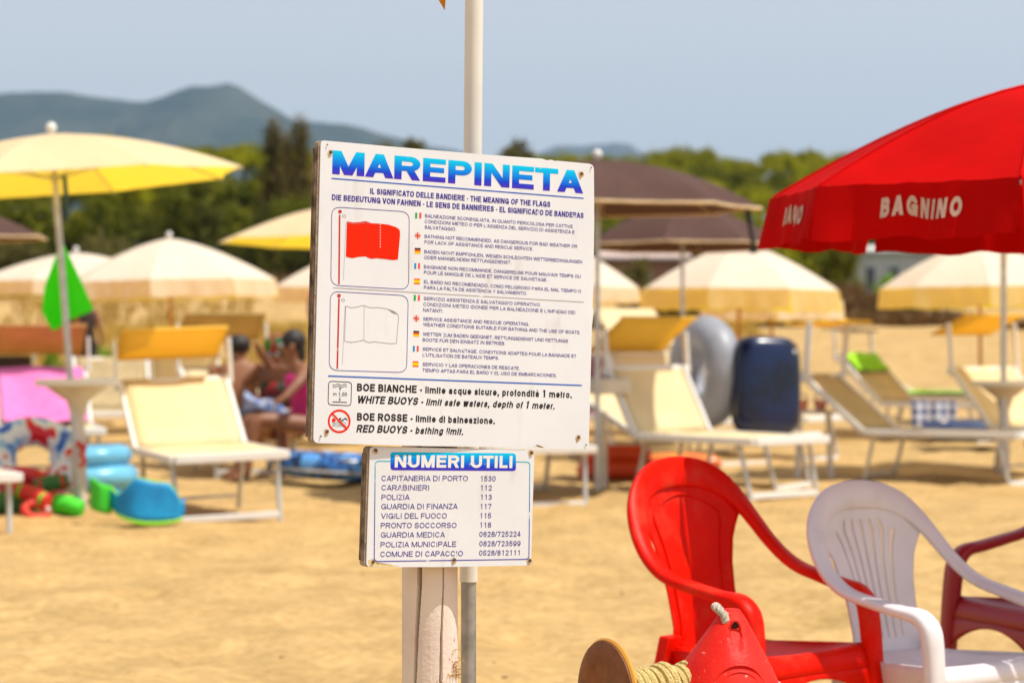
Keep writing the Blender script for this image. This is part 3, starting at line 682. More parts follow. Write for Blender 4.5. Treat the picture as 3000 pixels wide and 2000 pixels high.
# buoy notices
line(big, PB, rounded([(963, 1116), (1030, 1119), (1028, 1188), (961, 1185)], 10, 4), 2.2, M_black, closed=True, name='printed_frame')
for dy in (0, 6): line(big, PB, [(975+k*4, 1126+dy+2.2*math.sin(k*1.25)+k*.1) for k in range(11)], 1.6, M_black)
line(big, PB, [(996, 1136), (996, 1146)], 1.4, M_black); poly(big, PB, [(996, 1134), (999, 1139.5), (993, 1139)], M_black, 'printed_arrow', PY-.0001)
line(big, PB, [(995.5, 1163), (995.5, 1172)], 1.4, M_black); poly(big, PB, [(995.3, 1174), (998.4, 1168.6), (992.4, 1168.4)], M_black, 'printed_arrow', PY-.0001)
T(big, PB, 'm 1,00', 975.7, 1158.6, 1016, 1159.9, 10.5, .15, M_black); line(big, PB, [(975, 1176.6), (1015, 1178)], 2.2, M_black)
T(big, PB, 'BOE BIANCHE - limite acque sicure, profondità 1 metro.', 1045.5, 1145, 1675, 1166, 22, .225, M_black)
T(big, PB, 'WHITE BUOYS - limit safe waters, depth of 1 meter.', 1044.4, 1180.5, 1624, 1198.8, 22, .215, M_black, slant=.2)
T(big, PB, 'BOE ROSSE - limite di balneazione.', 1045.5, 1231, 1449.5, 1242, 22, .225, M_black)
T(big, PB, 'RED BUOYS - bathing limit.', 1043.3, 1265.7, 1356, 1273.8, 22, .215, M_black, slant=.2)
cxn, cyn = 993.6, 1233.4
line(big, PB, [(cxn+30.6*math.cos(k*math.pi/18), cyn+31.6*math.sin(k*math.pi/18)) for k in range(36)], 6, M_redp, closed=True, name='prohibition_ring')
line(big, PB, [(cxn-21, cyn-23), (cxn+21, cyn+21)], 5, M_redp, name='prohibition_bar', y=PY-.0004)
poly(big, PB, [(cxn-16+6*math.cos(k*.6), cyn-3+6*math.sin(k*.6)) for k in range(10)], M_redp, 'printed_buoy')
for j, yy in enumerate((4, 9, 14)): line(big, PB, [(cxn-20+k*4, cyn+yy+1.4*math.sin(k*1.4+j)) for k in range(11)], 1, M_black, y=PY-.0002)
poly(big, PB, [(cxn+3+3.2*math.cos(k*.6), cyn-7+3.2*math.sin(k*.6)) for k in range(10)], M_black, 'printed_swimmer'); line(big, PB, [(cxn+6, cyn-1), (cxn+12, cyn-4), (cxn+18, cyn-9), (cxn+23, cyn-4)], 3.2, M_black, name='printed_swimmer')
# small board
zs = lambda x, y: (1060+x/4.02, 1290+y/4.02)
ban = rounded([zs(338, 135), zs(1814, 150), zs(1814, 357), zs(338, 347)], 9, 4)
poly(small, PS, ban, M_grad, 'printed_banner')
T(small, PS, 'NUMERI UTILI', *zs(385, 316), *zs(1770, 323), 36.5, .225, M_white_p, name='title_lettering', y=PY-.0002, ax=1.22)
M_frame = print_mat('gradient_line', None, [(0, (70, 60, 165)), (.55, (60, 110, 180)), (.9, (30, 175, 205)), (1, (30, 180, 205))], wear=.55)
line(small, PS, [zs(335, 242), zs(195, 241), zs(168, 252), zs(158, 278), zs(152, 800), zs(146, 1380), zs(155, 1408), zs(178, 1421), zs(800, 1412), zs(1925, 1396), zs(1955, 1388), zs(1968, 1362), zs(1974, 800), zs(1978, 285), zs(1967, 260), zs(1940, 252), zs(1816, 250)], 2.8, M_frame, name='printed_frame')
for t_, xl, yl, xr, yr, nn, xa, ya, xb, yb in (("CAPITANERIA DI PORTO", 230, 475, 1248, 475, '1530', 1398, 478, 1575, 478), ("CARABINIERI", 230, 585, 790, 585, '112', 1398, 586, 1530, 586), ("POLIZIA", 230, 697, 563, 696, '113', 1398, 696, 1530, 696), ("GUARDIA DI FINANZA", 228, 807, 1128, 803, '117', 1395, 805, 1525, 805), ("VIGILI DEL FUOCO", 225, 918, 1000, 915, '115', 1392, 914, 1522, 914), ("PRONTO SOCCORSO", 222, 1030, 1115, 1027, '118', 1390, 1023, 1522, 1023), ("GUARDIA MEDICA", 222, 1140, 978, 1137, '0828/725224', 1383, 1132, 1868, 1128), ("POLIZIA MUNICIPALE", 220, 1255, 1110, 1247, '0828/723599', 1383, 1243, 1868, 1240), ("COMUNE DI CAPACCIO", 217, 1368, 1190, 1358, '0828/812111', 1380, 1352, 1858, 1348)):
    T(small, PS, t_, *zs(xl, yl), *zs(xr, yr), 15.6, .15, M_violet2); T(small, PS, nn, *zs(xa, ya), *zs(xb, yb), 15.6, .15, M_violet2)
def screw(ob, pl, px, py, r=6.5, stain=True):
    x, z = pl.at(px, py); k = 4.2/FPX
    if stain:
        rnd = random.Random(px); pts = [(px-1+(r*1.35+rnd.uniform(-2, 2))*math.cos(a*.5), py+3+(r*1.6+rnd.uniform(-2, 2))*math.sin(a*.5)) for a in range(12)]
        poly(ob, pl, pts, M_rust, 'rust_stain', -.00012)
    b = MB(); b.lathe([(r*k*.55, 0), (r*k*.8, -.0008), (r*k*.75, -.0022), (r*k*.3, -.003)], 10, Matrix.Translation((x, 0, z)) @ Matrix.Rotation(R(90), 4, 'X') @ Matrix.Scale(-1, 4, (0, 0, 1)))
    o = b.obj('screw', M_screw, ob)
    o.location = (0, -.0006, 0)
for p in ((968, 446), (1703, 509), (957, 1263), (1694, 1280)): screw(big, PB, *p)
for p in ((958, 424, 2.5), (1731, 491, 2.5), (939, 1277, 3), (1716, 1302, 2.5)): screw(big, PB, p[0], p[1], p[2], False)
for p in ((160, 115), (1995, 140), (130, 1425), (1085, 1402), (1975, 1410)): screw(small, PS, *zs(*p))
# wear: yellow glue and rust at the lower edge of the small board
poly(small, PS, [(1078, 1640), (1092, 1638), (1099, 1644), (1103, 1652), (1150, 1654), (1172, 1657), (1150, 1659), (1082, 1659)], mat('yellow_stain', (.72, .50, .12), .7, scale=90, col2=(.74, .66, .5)), 'rust_stain', -.00015)
# post
M_post = mat('painted_post', (.70, .55, .49), .8, scale=7, col2=(.80, .70, .60), bump=.14, bscale=120, detail=8)
def post_radius(a, z):
    r = .0494*(1+.012*noise.noise(Vector((a*2, z*3, 1)))+.006*noise.noise(Vector((a*9, z*8, 4))))
    t = (.70-z)/.25
    a1 = math.asin(max(-1, min(1, (-28-19*min(max(t, 0), 1.6))/82))); w1 = .085-.05*min(max(t, 0), 1.4)
    a2 = math.asin((42-13*min(max(t, 0), 1.8))/82); w2 = .022+.05*min(max(t, 0), 1.5)
    a1 += .035*noise.noise(Vector((z*9, 1, 1))); a2 += .05*noise.noise(Vector((z*7, 2, 1)))
    d = 0
    for c, w in ((a1, max(w1, .02)), (a2, w2)):
        q = abs(a-c)/w
        if q < 1: d += .028*(1-q)**.5
    return r-d
N_ = 360; zsb = [-.4+i*.03 for i in range(28)]+[.44+i*.012 for i in range(28)]+[.78+i*.09 for i in range(7)]
pv = []; pf = []
for z in zsb:
    for k in range(N_):
        a = -math.pi+2*math.pi*k/N_; r = post_radius(a, z); pv.append((r*math.sin(a), -r*math.cos(a), z))
for i in range(len(zsb)-1):
    for k in range(N_): pf.append((i*N_+k, i*N_+(k+1) % N_, (i+1)*N_+(k+1) % N_, (i+1)*N_+k))
pf.append(tuple((len(zsb)-1)*N_+k for k in range(N_)))
pme = mesh('wooden_post', pv, pf, True); pme.set_sharp_from_angle(angle=R(35)); link('wooden_post', pme, M_post, sign)
M_fib = mat('raw_wood', (.45, .25, .09), .85, scale=80, col2=(.68, .47, .2)); b = MB(); rnd = random.Random(4)
for k in range(46):
    a = R(rnd.gauss(62, 9)); z = Z(1945, 4.28)+rnd.gauss(0, .012); p = Vector((.0485*math.sin(a), -.0485*math.cos(a), z)); d = Vector((rnd.uniform(.1, 1), rnd.uniform(-.6, .1), rnd.uniform(-.6, .9)))*rnd.uniform(.006, .017)
    b.tube([p-d*.3, p+d*.5, p+d+Vector((0, 0, rnd.uniform(-.004, .004)))], [.0012, .0009, .0003], 4)
for k in range(30):
    a = R(rnd.uniform(-35, 40)); z = Z(1998, 4.28)+rnd.gauss(-.004, .006); p = Vector((.0492*math.sin(a), -.0492*math.cos(a), z)); d = Vector((rnd.uniform(-1, 1), rnd.uniform(-.5, 0), rnd.uniform(-.2, 1)))*.009
    b.tube([p, p+d], [.0011, .0004], 4)
o = b.obj('splinters', M_fib, sign)

# ------------------------------------------------------------------ flagpole with flag
FD = 4.47
fp = thing('flagpole', 'white flagpole rising behind the board from a grey steel sleeve', 'flagpole', (X(1373, FD), FD, 0))
M_wp = mat('white_paint_pole', (.74, .71, .64), .45, scale=9, var=.04)
M_galv = mat('galvanised_steel', (.28, .27, .25), .5, scale=30, col2=(.42, .41, .38), metal=.5)
dxl = (X(1389, FD)-X(1373, FD))/1.07; zj = Z(1702, FD)
b = MB().tube([(0, 0, zj), (dxl*(3.2-zj), 0, 3.2)], [.0166, .0172], 24); b.obj('white_pole', M_wp, fp)
MB().tube([(-.0005, 0, -.4), (-.0002, 0, zj+.04)], .0142, 20).obj('steel_sleeve', M_galv, fp)
M_yflag = mat('yellow_flag_cloth', (.80, .42, .02), .8, scale=3, var=.05, trans=.45, tcol=(.9, .5, .02))
fl = thing('flag', 'yellow flag, only its drooping corner showing left of the pole', 'flag', (X(1389, FD)-.02, FD, 1.7))
Ac, Bc, Cc, Dc = Vector((0, 0, .75)), Vector((.0, 0, .45)), Vector((-.33, .05, .55)), Vector((X(1302, FD)-(X(1389, FD)-.02), 0, Z(26, FD)-1.7))
b = MB().grid(lambda u, v: (Bc*(1-u)+Dc*u)*(1-v)+(Ac*(1-u)+Cc*u)*v+Vector((0, .03*math.sin(u*7+v*3), 0)), 14, 10); b.obj('flag_cloth', M_yflag, fl, solid=.001)
b = MB().tube([(.004, 0, .43), (.004, 0, .77)], .004, 6); b.obj('hem_cord', M_wp, fl)

# ------------------------------------------------------------------ parasols
M_cream = mat('cream_canvas', (.93, .86, .62), .85, scale=4, var=.04, trans=.52, tcol=(1, .64, .0), bump=.1, bscale=300, spec=.1)
M_ivory = mat('ivory_canvas', (.91, .87, .76), .85, scale=4, var=.04, trans=.42, tcol=(.98, .66, .06), spec=.1)
M_val = mat('yellow_valance', (.92, .86, .70), .85, scale=4, var=.05, trans=.5, tcol=(1, .66, .10))
M_val2 = mat('amber_valance', (.90, .80, .45), .85, scale=4, var=.05, trans=.6, tcol=(1, .70, .005))
M_brownc = mat('brown_canvas', (.095, .052, .042), .85, scale=5, var=.08, trans=.10, tcol=(.15, .06, .03), spec=.15)
M_redc = mat('red_canvas', (.50, .0025, .002), .85, scale=4, var=.12, trans=.03, tcol=(.55, .004, .002), spec=.04, bump=.25, bscale=9)
M_trim = mat('beige_trim', (.62, .45, .26), .8)
M_alu = mat('aluminium_pole', (.52, .52, .53), .35, scale=20, metal=.7)
M_wood = mat('varnished_pole', (.48, .20, .04), .5, scale=30, bump=.1)
M_white = mat('white_plastic', (.78, .75, .70), .45, scale=6, var=.04)
M_dustw = mat('dusty_white_pole', (.66, .59, .48), .7, scale=7, var=.08)
M_blue_st = mat('blue_strap', (.03, .09, .20), .7)
PANEL = {}
def panel_pts(R_, h, n, sag, bulge):
    ha = math.pi/n
    def fn(u, v):           # u across -1..1, v from apex 0 to rim 1
        a = ha*(2*u-1); edge = math.cos(ha)/math.cos(a)      # straight chord between ribs
        k = 1-(1-edge)*v; r = R_*v*k*(1-sag*(1-(2*u-1)**2)*v*.35)
        z = -h*(v**bulge)-sag*.12*(1-(2*u-1)**2)*math.sin(math.pi*min(1, v*.9))*R_*.5
        z += .0035*R_*math.sin(u*25+v*3)*v*v*(1-(2*u-1)**6)
        return (r*math.sin(a), -r*math.cos(a), z)
    return fn
def parasol(label, px, D, r, z_rim, z_top, m, n=8, val=0, polem=None, pole_r=.019, trim=None, ribm=None, tilt=(0, 0), rot0=0, group=None, bulge=1.55, sag=.12, base=None, finial=True, inner=0, valm=None, x=None, valslant=0.02):
    x = X(px, D) if x is None else x; g = gz(x, D)
    t = thing('beach_parasol', label, 'parasol', (x, D, g), (R(tilt[0]), R(tilt[1]), 0), group)
    h = z_top-z_rim; zt = z_top-g
    if D > 20 and x > -6: t.rotation_euler = (R(random.uniform(-1.5, 1.5)), R(random.uniform(-1.3, 1.3)), random.uniform(-.15, .15))
    key = (round(r, 2), round(h, 2), n, m.name, val, bulge)
    if key not in PANEL:
        fn = panel_pts(r, h, n, sag, bulge)
        pm = MB().grid(fn, 8, 12).me('canopy_panel'); pm.materials.append(m)
        vm = tm = None
        if val:
            rnd = random.Random(int(r*100)); 
            def vf(u, v):
                p = Vector(fn(u, 1)); w = math.sin(u*22)*.012+math.sin(u*9+1)*.01
                d = Vector((0, -1, 0)); return p+Vector((0, -(.006+valslant*v+w*v), -val*v*(1+.04*math.sin(u*12))))
            vm = MB().grid(vf, 18, 3).me('valance'); vm.materials.append(valm or (M_val if m is M_ivory else m))
        if trim:
            tb = MB(); pts = [Vector(fn(u/8, 1)) for u in range(9)]; tb.tube([p+Vector((0, -.004, -.006)) for p in pts], .011, 6); tm = tb.me('hem'); tm.materials.append(trim)
        PANEL[key] = (pm, vm, tm)
    pm, vm, tm = PANEL[key]
    for k in range(n):
        a = rot0+k*2*math.pi/n
        p = link('canopy_panel', pm, None, t, (0, 0, zt), (0, 0, a))
        if vm: link('valance', vm, None, p)
        if tm: link('hem', tm, None, p)
        ca = a+math.pi/n; fn = panel_pts(r, h, n, 0, bulge)
        if ('rib', key) not in PANEL:
            rb = MB().tube([Vector((0, -r*v*1.0, -h*v**bulge-.014)) for v in [i/10 for i in range(11)]], .005, 5)
            rb.tube([(0, -r*.55, -h*.55**bulge-.02), (0, -.03, -h*.9)], .004, 5)
            PANEL[('rib', key)] = rb.me('rib')
        if m is M_redc:
            MB().tube([Vector((0, -r*v*.995, -h*v**bulge+.003)) for v in [i/10 for i in range(11)]], .0035, 5).obj('seam', m, t, loc=(0, 0, zt), rot=(0, 0, ca))
        o = link('rib', PANEL[('rib', key)], ribm or M_alu, t, (0, 0, zt), (0, 0, ca))
    pz0 = -.3
    MB().tube([(0, 0, pz0), (0, 0, zt)], pole_r, 12).obj('pole', polem or M_alu, t)
    MB().lathe([(.034, zt-h*.93), (.034, zt-h*.86)], 12).obj('hub', polem or M_alu, t)
    if finial: MB().lathe([(.012, zt-.01), (.02, zt+.010), (.028, zt+.02), (.034, zt+.042), (.028, zt+.063), (.010, zt+.076)], 14).obj('finial', M_white, t)
    return t
def stand(label, px, D, ztray, zt_w=.24, tilt=(0, 0), r=.047, square=False):
    x = X(px, D); g = gz(x, D)
    t = thing('parasol_stand', label, 'stand', (x, D, g), (R(tilt[0]), R(tilt[1]), .2), 'white parasol stands with a drinks tray')
    zt = ztray-g
    MB().lathe([(r, -.4), (r*.95, .3), (r*.9, zt-.36), (r*.82, zt-.25), (r*.85, zt-.2)], 18).obj('post', M_dustw, t)
    if not square: MB().lathe([(r*.9, zt-.21), (r*1.5, zt-.12), (zt_w*.75, zt-.03), (zt_w*.8, zt-.022)], 24).obj('cone', M_dustw, t)
    b = MB()
    if square: b.box((0.05, 0, zt-.02), (.27, .26, .11)).obj('tray', M_dustw, t, smooth=False, bevel=.012)
    else: b.lathe([(zt_w, zt-.02), (zt_w+.008, zt), (zt_w, zt+.018), (zt_w-.02, zt+.018), (zt_w-.03, zt+.004)], 28).obj('tray', M_white, t)
    return t
VG = 'ivory parasols with yellow valances'
parasol('large cream domed parasol nearest at left, white ball on top', 150, 15.0, 1.20, 2.06, 2.36, M_cream, rot0=.25, tilt=(0, 0), bulge=1.7, pole_r=.021, x=X(150, 15), group='cream parasols without valance')
p1 = bpy.data.objects['beach_parasol']
g0 = gz(X(235, 15), 15); p1.location = (X(235, 15), 15.0, g0); 
lean = math.atan2(X(235, 15)-X(150, 15), 2.36); p1.rotation_euler = (0, -lean, 0)
stand('white parasol stand with round tray beside the left sunbed', 234, 15.03, Z(1118, 15.03), .255, tilt=(0, -1.0))
# strap hanging at the pole of the near cream parasol
b = MB().grid(lambda u, v: (.05+u*.03-.02*(1-v)*0, -.03, -.26*v), 1, 6); strap = b.obj('tie_strap', M_blue_st, p1, solid=.004, loc=(0, 0, 2.07))
parasol('brown parasol with beige hem cut off by the left picture edge', -195, 22.6, 1.15, 1.98, 2.36, M_brownc, trim=M_trim, rot0=.1, group='brown parasols')
parasol('ivory parasol behind the green towel', 228, 29, 1.25, 1.72, 2.05, M_ivory, val=.16, polem=M_wood, rot0=.3, group=VG)
parasol('ivory parasol with lit pleated valance over the left sunbeds', 508, 26.5, 1.16, 1.66, 2.13, M_ivory, val=.185, polem=M_wood, rot0=.2, bulge=1.45, group=VG)
parasol('cream parasol half hidden by the left edge of the board', 985, 24.0, 1.22, 2.0, 2.36, M_cream, rot0=.15, group='cream parasols without valance')
parasol('ivory parasol peeping out between two others, left of the board', 1075, 28, 1.15, 1.62, 2.08, M_ivory, val=.18, polem=M_wood, rot0=.1, group=VG)
parasol('ivory parasol showing only its right end beside the board', 1610, 27, 1.02, 1.60, 2.1, M_ivory, val=.16, polem=M_wood, rot0=.2, group=VG)
p8 = parasol('brown parasol with beige hem and white ball right of the board', 1750, 16.75, 1.13, 1.98, 2.31, M_brownc, trim=M_trim, rot0=.32, bulge=2.05, group='brown parasols', ribm=M_trim)
stand('white parasol stand with square tray right of the board', 1760, 16.9, Z(1122, 16.9), square=True, r=.05)
parasol('lower brown parasol seen beneath the nearer brown one', 2000, 23.6, 1.02, 1.95, 2.38, M_brownc, trim=M_trim, rot0=.15, group='brown parasols')
parasol('ivory and yellow parasol under the brown one, on an orange pole', 2160, 26, 1.10, 1.56, 2.07, M_ivory, val=.215, valm=M_val2, polem=M_wood, rot0=-.05, bulge=1.4, group=VG)
parasol('parasol hidden behind the central ivory one, orange pole showing', 2262, 31, .90, 1.5, 1.95, M_ivory, val=.25, polem=M_wood, rot0=.3, group=VG)
parasol('ivory parasol at the right edge of the picture', 2875, 25.5, 1.04, 1.58, 2.05, M_ivory, val=.21, valm=M_val2, polem=M_wood, rot0=.15, group=VG)
parasol('cream parasol almost hidden behind the red one', 2940, 19, 1.2, 1.9, 2.22, M_cream, rot0=.3, pole_r=.024, group='cream parasols without valance')
stand('white parasol stand with round tray at the right edge', 2942, 19.05, Z(1122, 19.05), .25)
# dark strap from the right tip of the brown parasol
st = thing('hanging_strap', 'dark strap hanging from the tip of the near brown parasol', 'strap', (X(2183, 16.6), 16.6, Z(612, 16.6)))
MB().grid(lambda u, v: (u*.035+.04*v, .01*math.sin(v*5), -.26*v), 1, 8).obj('strap_cloth', mat('black_cloth', (.03, .022, .02), .8), st, solid=.01)
MB().box((.055, 0, -.28), (.05, .02, .05)).obj('buckle', mat('black_plastic', (.02, .02, .02), .4), st, smooth=False)
# red lifeguard parasol
RC = (1.409, 6.4)
Rr = .729
ang = -R(39.2)
red = parasol('large red parasol lettered BAGNINO on its valance', 0, RC[1], Rr, 1.505, 1.795, M_redc, val=.136, x=RC[0], rot0=ang, bulge=1.45, sag=.08, ribm=M_alu, tilt=(0, 0), group=None, valslant=.0245)
M_cr = mat('cream_lettering', (.62, .42, .33), .8, scale=120, var=.1)
vals = [c for c in red.children if c.name.startswith('canopy_panel')]
fnr = panel_pts(Rr, .29, 8, .08, 1.45)
for ip, pnl in enumerate(vals):
    polys, W = text_strokes('BAGNINO', .27, .16); v = []; f = []
    xa = 0; ch = .049; k = .25/W
    for si, s_ in enumerate(polys):
        for q in s_:
            bb = len(v)
            for (a, c) in q:
                uu = .5+((a*k)-.125+.019)/(2*Rr*math.sin(math.pi/8)); p = Vector(fnr(uu, 1)); vv = 1-((.051+c*ch)/.136); w = math.sin(uu*22)*.012+math.sin(uu*9+1)*.01
                v.append((p.x, p.y-(.006+.0245*vv+w*vv)-.004-.0001*(si % 5), p.z-(.136*(1+.04*math.sin(uu*12))-.051-c*ch)))
            f.append((bb, bb+1, bb+2, bb+3))
    lm = mesh('lettering', v, f); lm.materials.append(M_cr); link('lettering', lm, None, pnl)

# ------------------------------------------------------------------ sun loungers
M_bed = mat('lounger_canvas', (.85, .69, .40), .8, scale=3, var=.06, trans=.18, tcol=(.8, .45, .08), bump=.08, bscale=400, spec=.1)
M_yel = mat('lounger_canopy_canvas', (.88, .66, .14), .8, scale=3, var=.05, trans=.45, tcol=(1, .66, .0), spec=.1)
M_fr = mat('white_enamel', (.80, .78, .74), .35, scale=8, var=.03)
M_leg = mat('aluminium_leg', (.55, .53, .48), .4, metal=.4)
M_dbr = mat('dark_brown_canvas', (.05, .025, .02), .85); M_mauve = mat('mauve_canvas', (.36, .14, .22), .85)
def lounger(label, x, y, th, canopy=True, back=40, m=M_bed, cm=M_yel, roll=0, cpitch=-25, arm=.30, armtilt=6, w=.70, sl=1.18, bl=.66, coff=.05, clen=.40, legm=None, hgt=.385, z=None):
    t = thing('sun_lounger', label, 'sun lounger', (x, y, gz(x, y) if z is None else z), (0, R(roll), R(th)), 'cream sun loungers with white frames')
    h = hgt; hw = w/2; a = R(back); leg = legm or M_leg
    MB().grid(lambda u, v: (-hw+.02+u*(w-.04), v*sl, h+.012-.035*math.sin(math.pi*u)*math.sin(math.pi*v)+.012*noise.noise(Vector((u*3, v*5, x)))), 8, 10).obj('seat_canvas', m, t, solid=.004)
    bx = lambda d: (sl+d*math.cos(a), h+d*math.sin(a))
    MB().grid(lambda u, v: (-hw+.02+u*(w-.04), bx(v*bl)[0]+.03*math.sin(math.pi*u)*math.sin(math.pi*v)+.018*noise.noise(Vector((u*3, v*3, x+5))), bx(v*bl)[1]+.01), 8, 8).obj('back_canvas', m, t, solid=.004)
    fr = MB()
    for s in (-1, 1): fr.box((s*hw, sl/2, h-.005), (.028, sl, .05))
    fr.box((0, .0, h-.004), (w-.032, .04, .055))
    fr.obj('seat_frame', M_fr, t, smooth=False, bevel=.008)
    fb = MB(); Rx = Matrix.Rotation(a, 3, 'X')
    for s in (-1, 1):
        c = bx(bl/2); fb.box((s*(hw+.002), c[0], c[1]), (.03, bl, .045), Rx)
    c = bx(bl); fb.box((0, c[0], c[1]-.01), (w-.04, .03, .03), Rx); fb.obj('back_frame', M_fr, t, smooth=False, bevel=.006)
    for s in (-1, 1):
        c = bx(bl-.03); MB().lathe([(.036, -.016), (.042, 0), (.036, .016)], 12, Matrix.Translation((s*(hw+.022), c[0], c[1])) @ Matrix.Rotation(R(90), 4, 'Y')).obj('joint_cap', M_fr, t)
        MB().tube([(s*(hw-.03), .16, h-.02), (s*(hw-.05), .04, -.12)], .016, 8).obj('leg', leg, t)
        MB().tube([(s*(hw-.03), sl-.08, h-.02), (s*(hw-.05), sl+.04, -.12)], .016, 8).obj('leg', leg, t)
    MB().box((0, .075, .02), (w-.10, .035, .04)).obj('foot_bar', M_fr, t, smooth=False, bevel=.006)
    MB().box((0, sl+.02, .06), (w-.12, .02, .02)).obj('foot_bar', leg, t, smooth=False)
    if canopy:
        ay, az = bx(bl-.06); tx = R(armtilt)
        ty, tz = ay+arm*math.sin(tx), az+arm*math.cos(tx)
        for s in (-1, 1): MB().box((s*(hw+.028), (ay+ty)/2, (az+tz)/2), (.022, .045, arm), Matrix.Rotation(-tx, 3, 'X')).obj('canopy_arm', M_fr, t, smooth=False, bevel=.006)
        cp = R(cpitch)
        def cf(u, v):
            d = (v-.5)*clen+coff; return (-hw+u*w, ty+d*math.cos(cp), tz+d*math.sin(cp)-.025*math.sin(math.pi*v)*math.sin(math.pi*u))
        co = MB().grid(cf, 8, 6).obj('canopy', cm, t, solid=.004)
        fb = MB()
        for v in (0, 1):
            p = Vector(cf(0, v)); q = Vector(cf(1, v)); fb.tube([p, q], .014 if v == 0 else .009, 8)
        fb.obj('canopy_frame', cm if v else cm, co)
    return t
B1 = lounger('cream sunbed under a yellow canopy, nearest whole one at left', X(684, 14.35), 14.3, 19, roll=-2.0, back=40, cpitch=-28, coff=.06)
lounger('cream sunbed cut off at the left edge, foot end showing', X(-118, 13.2), 13.15, 26, canopy=False, back=24, z=-.05)
B2 = lounger('sunbed with the pink towel behind the left parasol stand', X(165, 17.6), 17.6, 15, cm=mat('tan_canopy_canvas', (.62, .34, .12), .8, trans=.3, tcol=(.6, .25, .06)), cpitch=-26, clen=.5)
B3 = lounger('sunbed where the bare backed man sits', X(752, 19), 19.0, 16, cpitch=-30, clen=.42, arm=.42, cm=mat('olive_canopy_canvas', (.55, .38, .13), .8, trans=.3, tcol=(.55, .32, .04)))
lounger('olive shaded sunbed between parasol stand and near sunbed', X(365, 22.0), 22.0, 14, canopy=False, back=48, m=mat('shade_toned_canvas', (.50, .38, .20), .85, trans=.1))  # darker copy of the lounger canvas, shade put into its colour
lounger('cream sunbed with an empty arm frame beyond the near sunbed', X(560, 24.5), 24.5, 10, canopy=False, back=52)
B5 = lounger('cream sunbed in front of the two swim rings, yellow canopy', 1.85, 16.0, 38, back=58, cpitch=-32, clen=.44, coff=.04, arm=.30, bl=.55)
lounger('cream sunbed behind the first, under the two swim rings', X(2350, 17.5), 17.5, 60, canopy=False, back=30)
lounger('cream sunbed partly hidden behind the boards', X(1590, 15.6), 15.6, 13, canopy=False)
B7 = lounger('shaded sunbed in front of the parasol stand at right', 3.86, 17.95, 60, back=40, cpitch=-4, arm=.44, armtilt=-4, clen=.42, coff=0, m=mat('khaki_shade_canvas', (.62, .47, .22), .85, trans=.25, tcol=(.6, .4, .1)), roll=1.0, sl=1.2)  # canvas base darkened to khaki to carry the parasol's shade
lounger('sunbed at the right edge with a yellow canopy', 4.85, 18.9, 34, back=46, cpitch=-22, clen=.42, arm=.42)
B8 = lounger('sunbed whose backrest wears a green towel', 4.95, 24.6, 50, canopy=False, back=44, m=mat('sand_canvas', (.60, .42, .18), .85))
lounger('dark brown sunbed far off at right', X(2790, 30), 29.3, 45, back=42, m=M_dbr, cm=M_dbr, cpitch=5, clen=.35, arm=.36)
B11 = lounger('sunbed with the lime green towel', X(2950, 26.5), 26.3, 60, canopy=False, back=25)
lounger('cream sunbed with steep back behind the swim rings', X(2190, 20.5), 20.5, 35, canopy=True, back=60, cpitch=40, clen=.5, arm=.25, cm=M_bed)
B13 = lounger('sunbed with a mauve backrest under the board side canopy', X(1905, 20.6), 20.4, 18, canopy=False, back=52, m=M_mauve)
lounger('white framed sunbed behind the orange toys', X(2420, 21.5), 21.5, 50, canopy=False, back=20)
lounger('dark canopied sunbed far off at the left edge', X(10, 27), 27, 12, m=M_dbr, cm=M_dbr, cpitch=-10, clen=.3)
# towels lying on sunbeds
def towel_on(bed, label, m, v0, v1, back=40, sl=1.18, bl=.66, w=.66, fold=.02, z=.4):
    t = bed.matrix_basis.copy(); a = R(back)
    def fn(u, v):
        d = v0+(v1-v0)*v; x = -w/2+u*w
        if d < sl: p = Vector((x, d, z+.03))
        else: p = Vector((x, sl+(d-sl)*math.cos(a)-.02, z+.035+(d-sl)*math.sin(a)))
        return p+Vector((0, -.02, .016))*math.sin(u*9+v*4)*.5
    M4 = Matrix.LocRotScale(bed.location, bed.rotation_euler, None)
    b = MB().grid(fn, 14, 20); o = b.obj('towel', m, None, solid=.012, sub=1); o.matrix_world = M4; tag(o, label, 'towel'); return o
M_pink = mat('pink_towel_cloth', (.80, .20, .48), .95, scale=12, var=.08, bump=.4, bscale=200)
M_lime = mat('lime_towel_cloth', (.35, .75, .02), .95, scale=5, var=.12, bump=.4, bscale=200, trans=.15)
towel_on(B2, 'bright pink towel over the sunbed backrest at left', M_pink, .9, 1.80)
towel_on(B8, 'lime green towel hung over a far backrest', M_lime, 1.6, 1.86, back=44)
towel_on(B11, 'lime green towel spread on the far sunbed', M_lime, .25, 1.2, back=25)
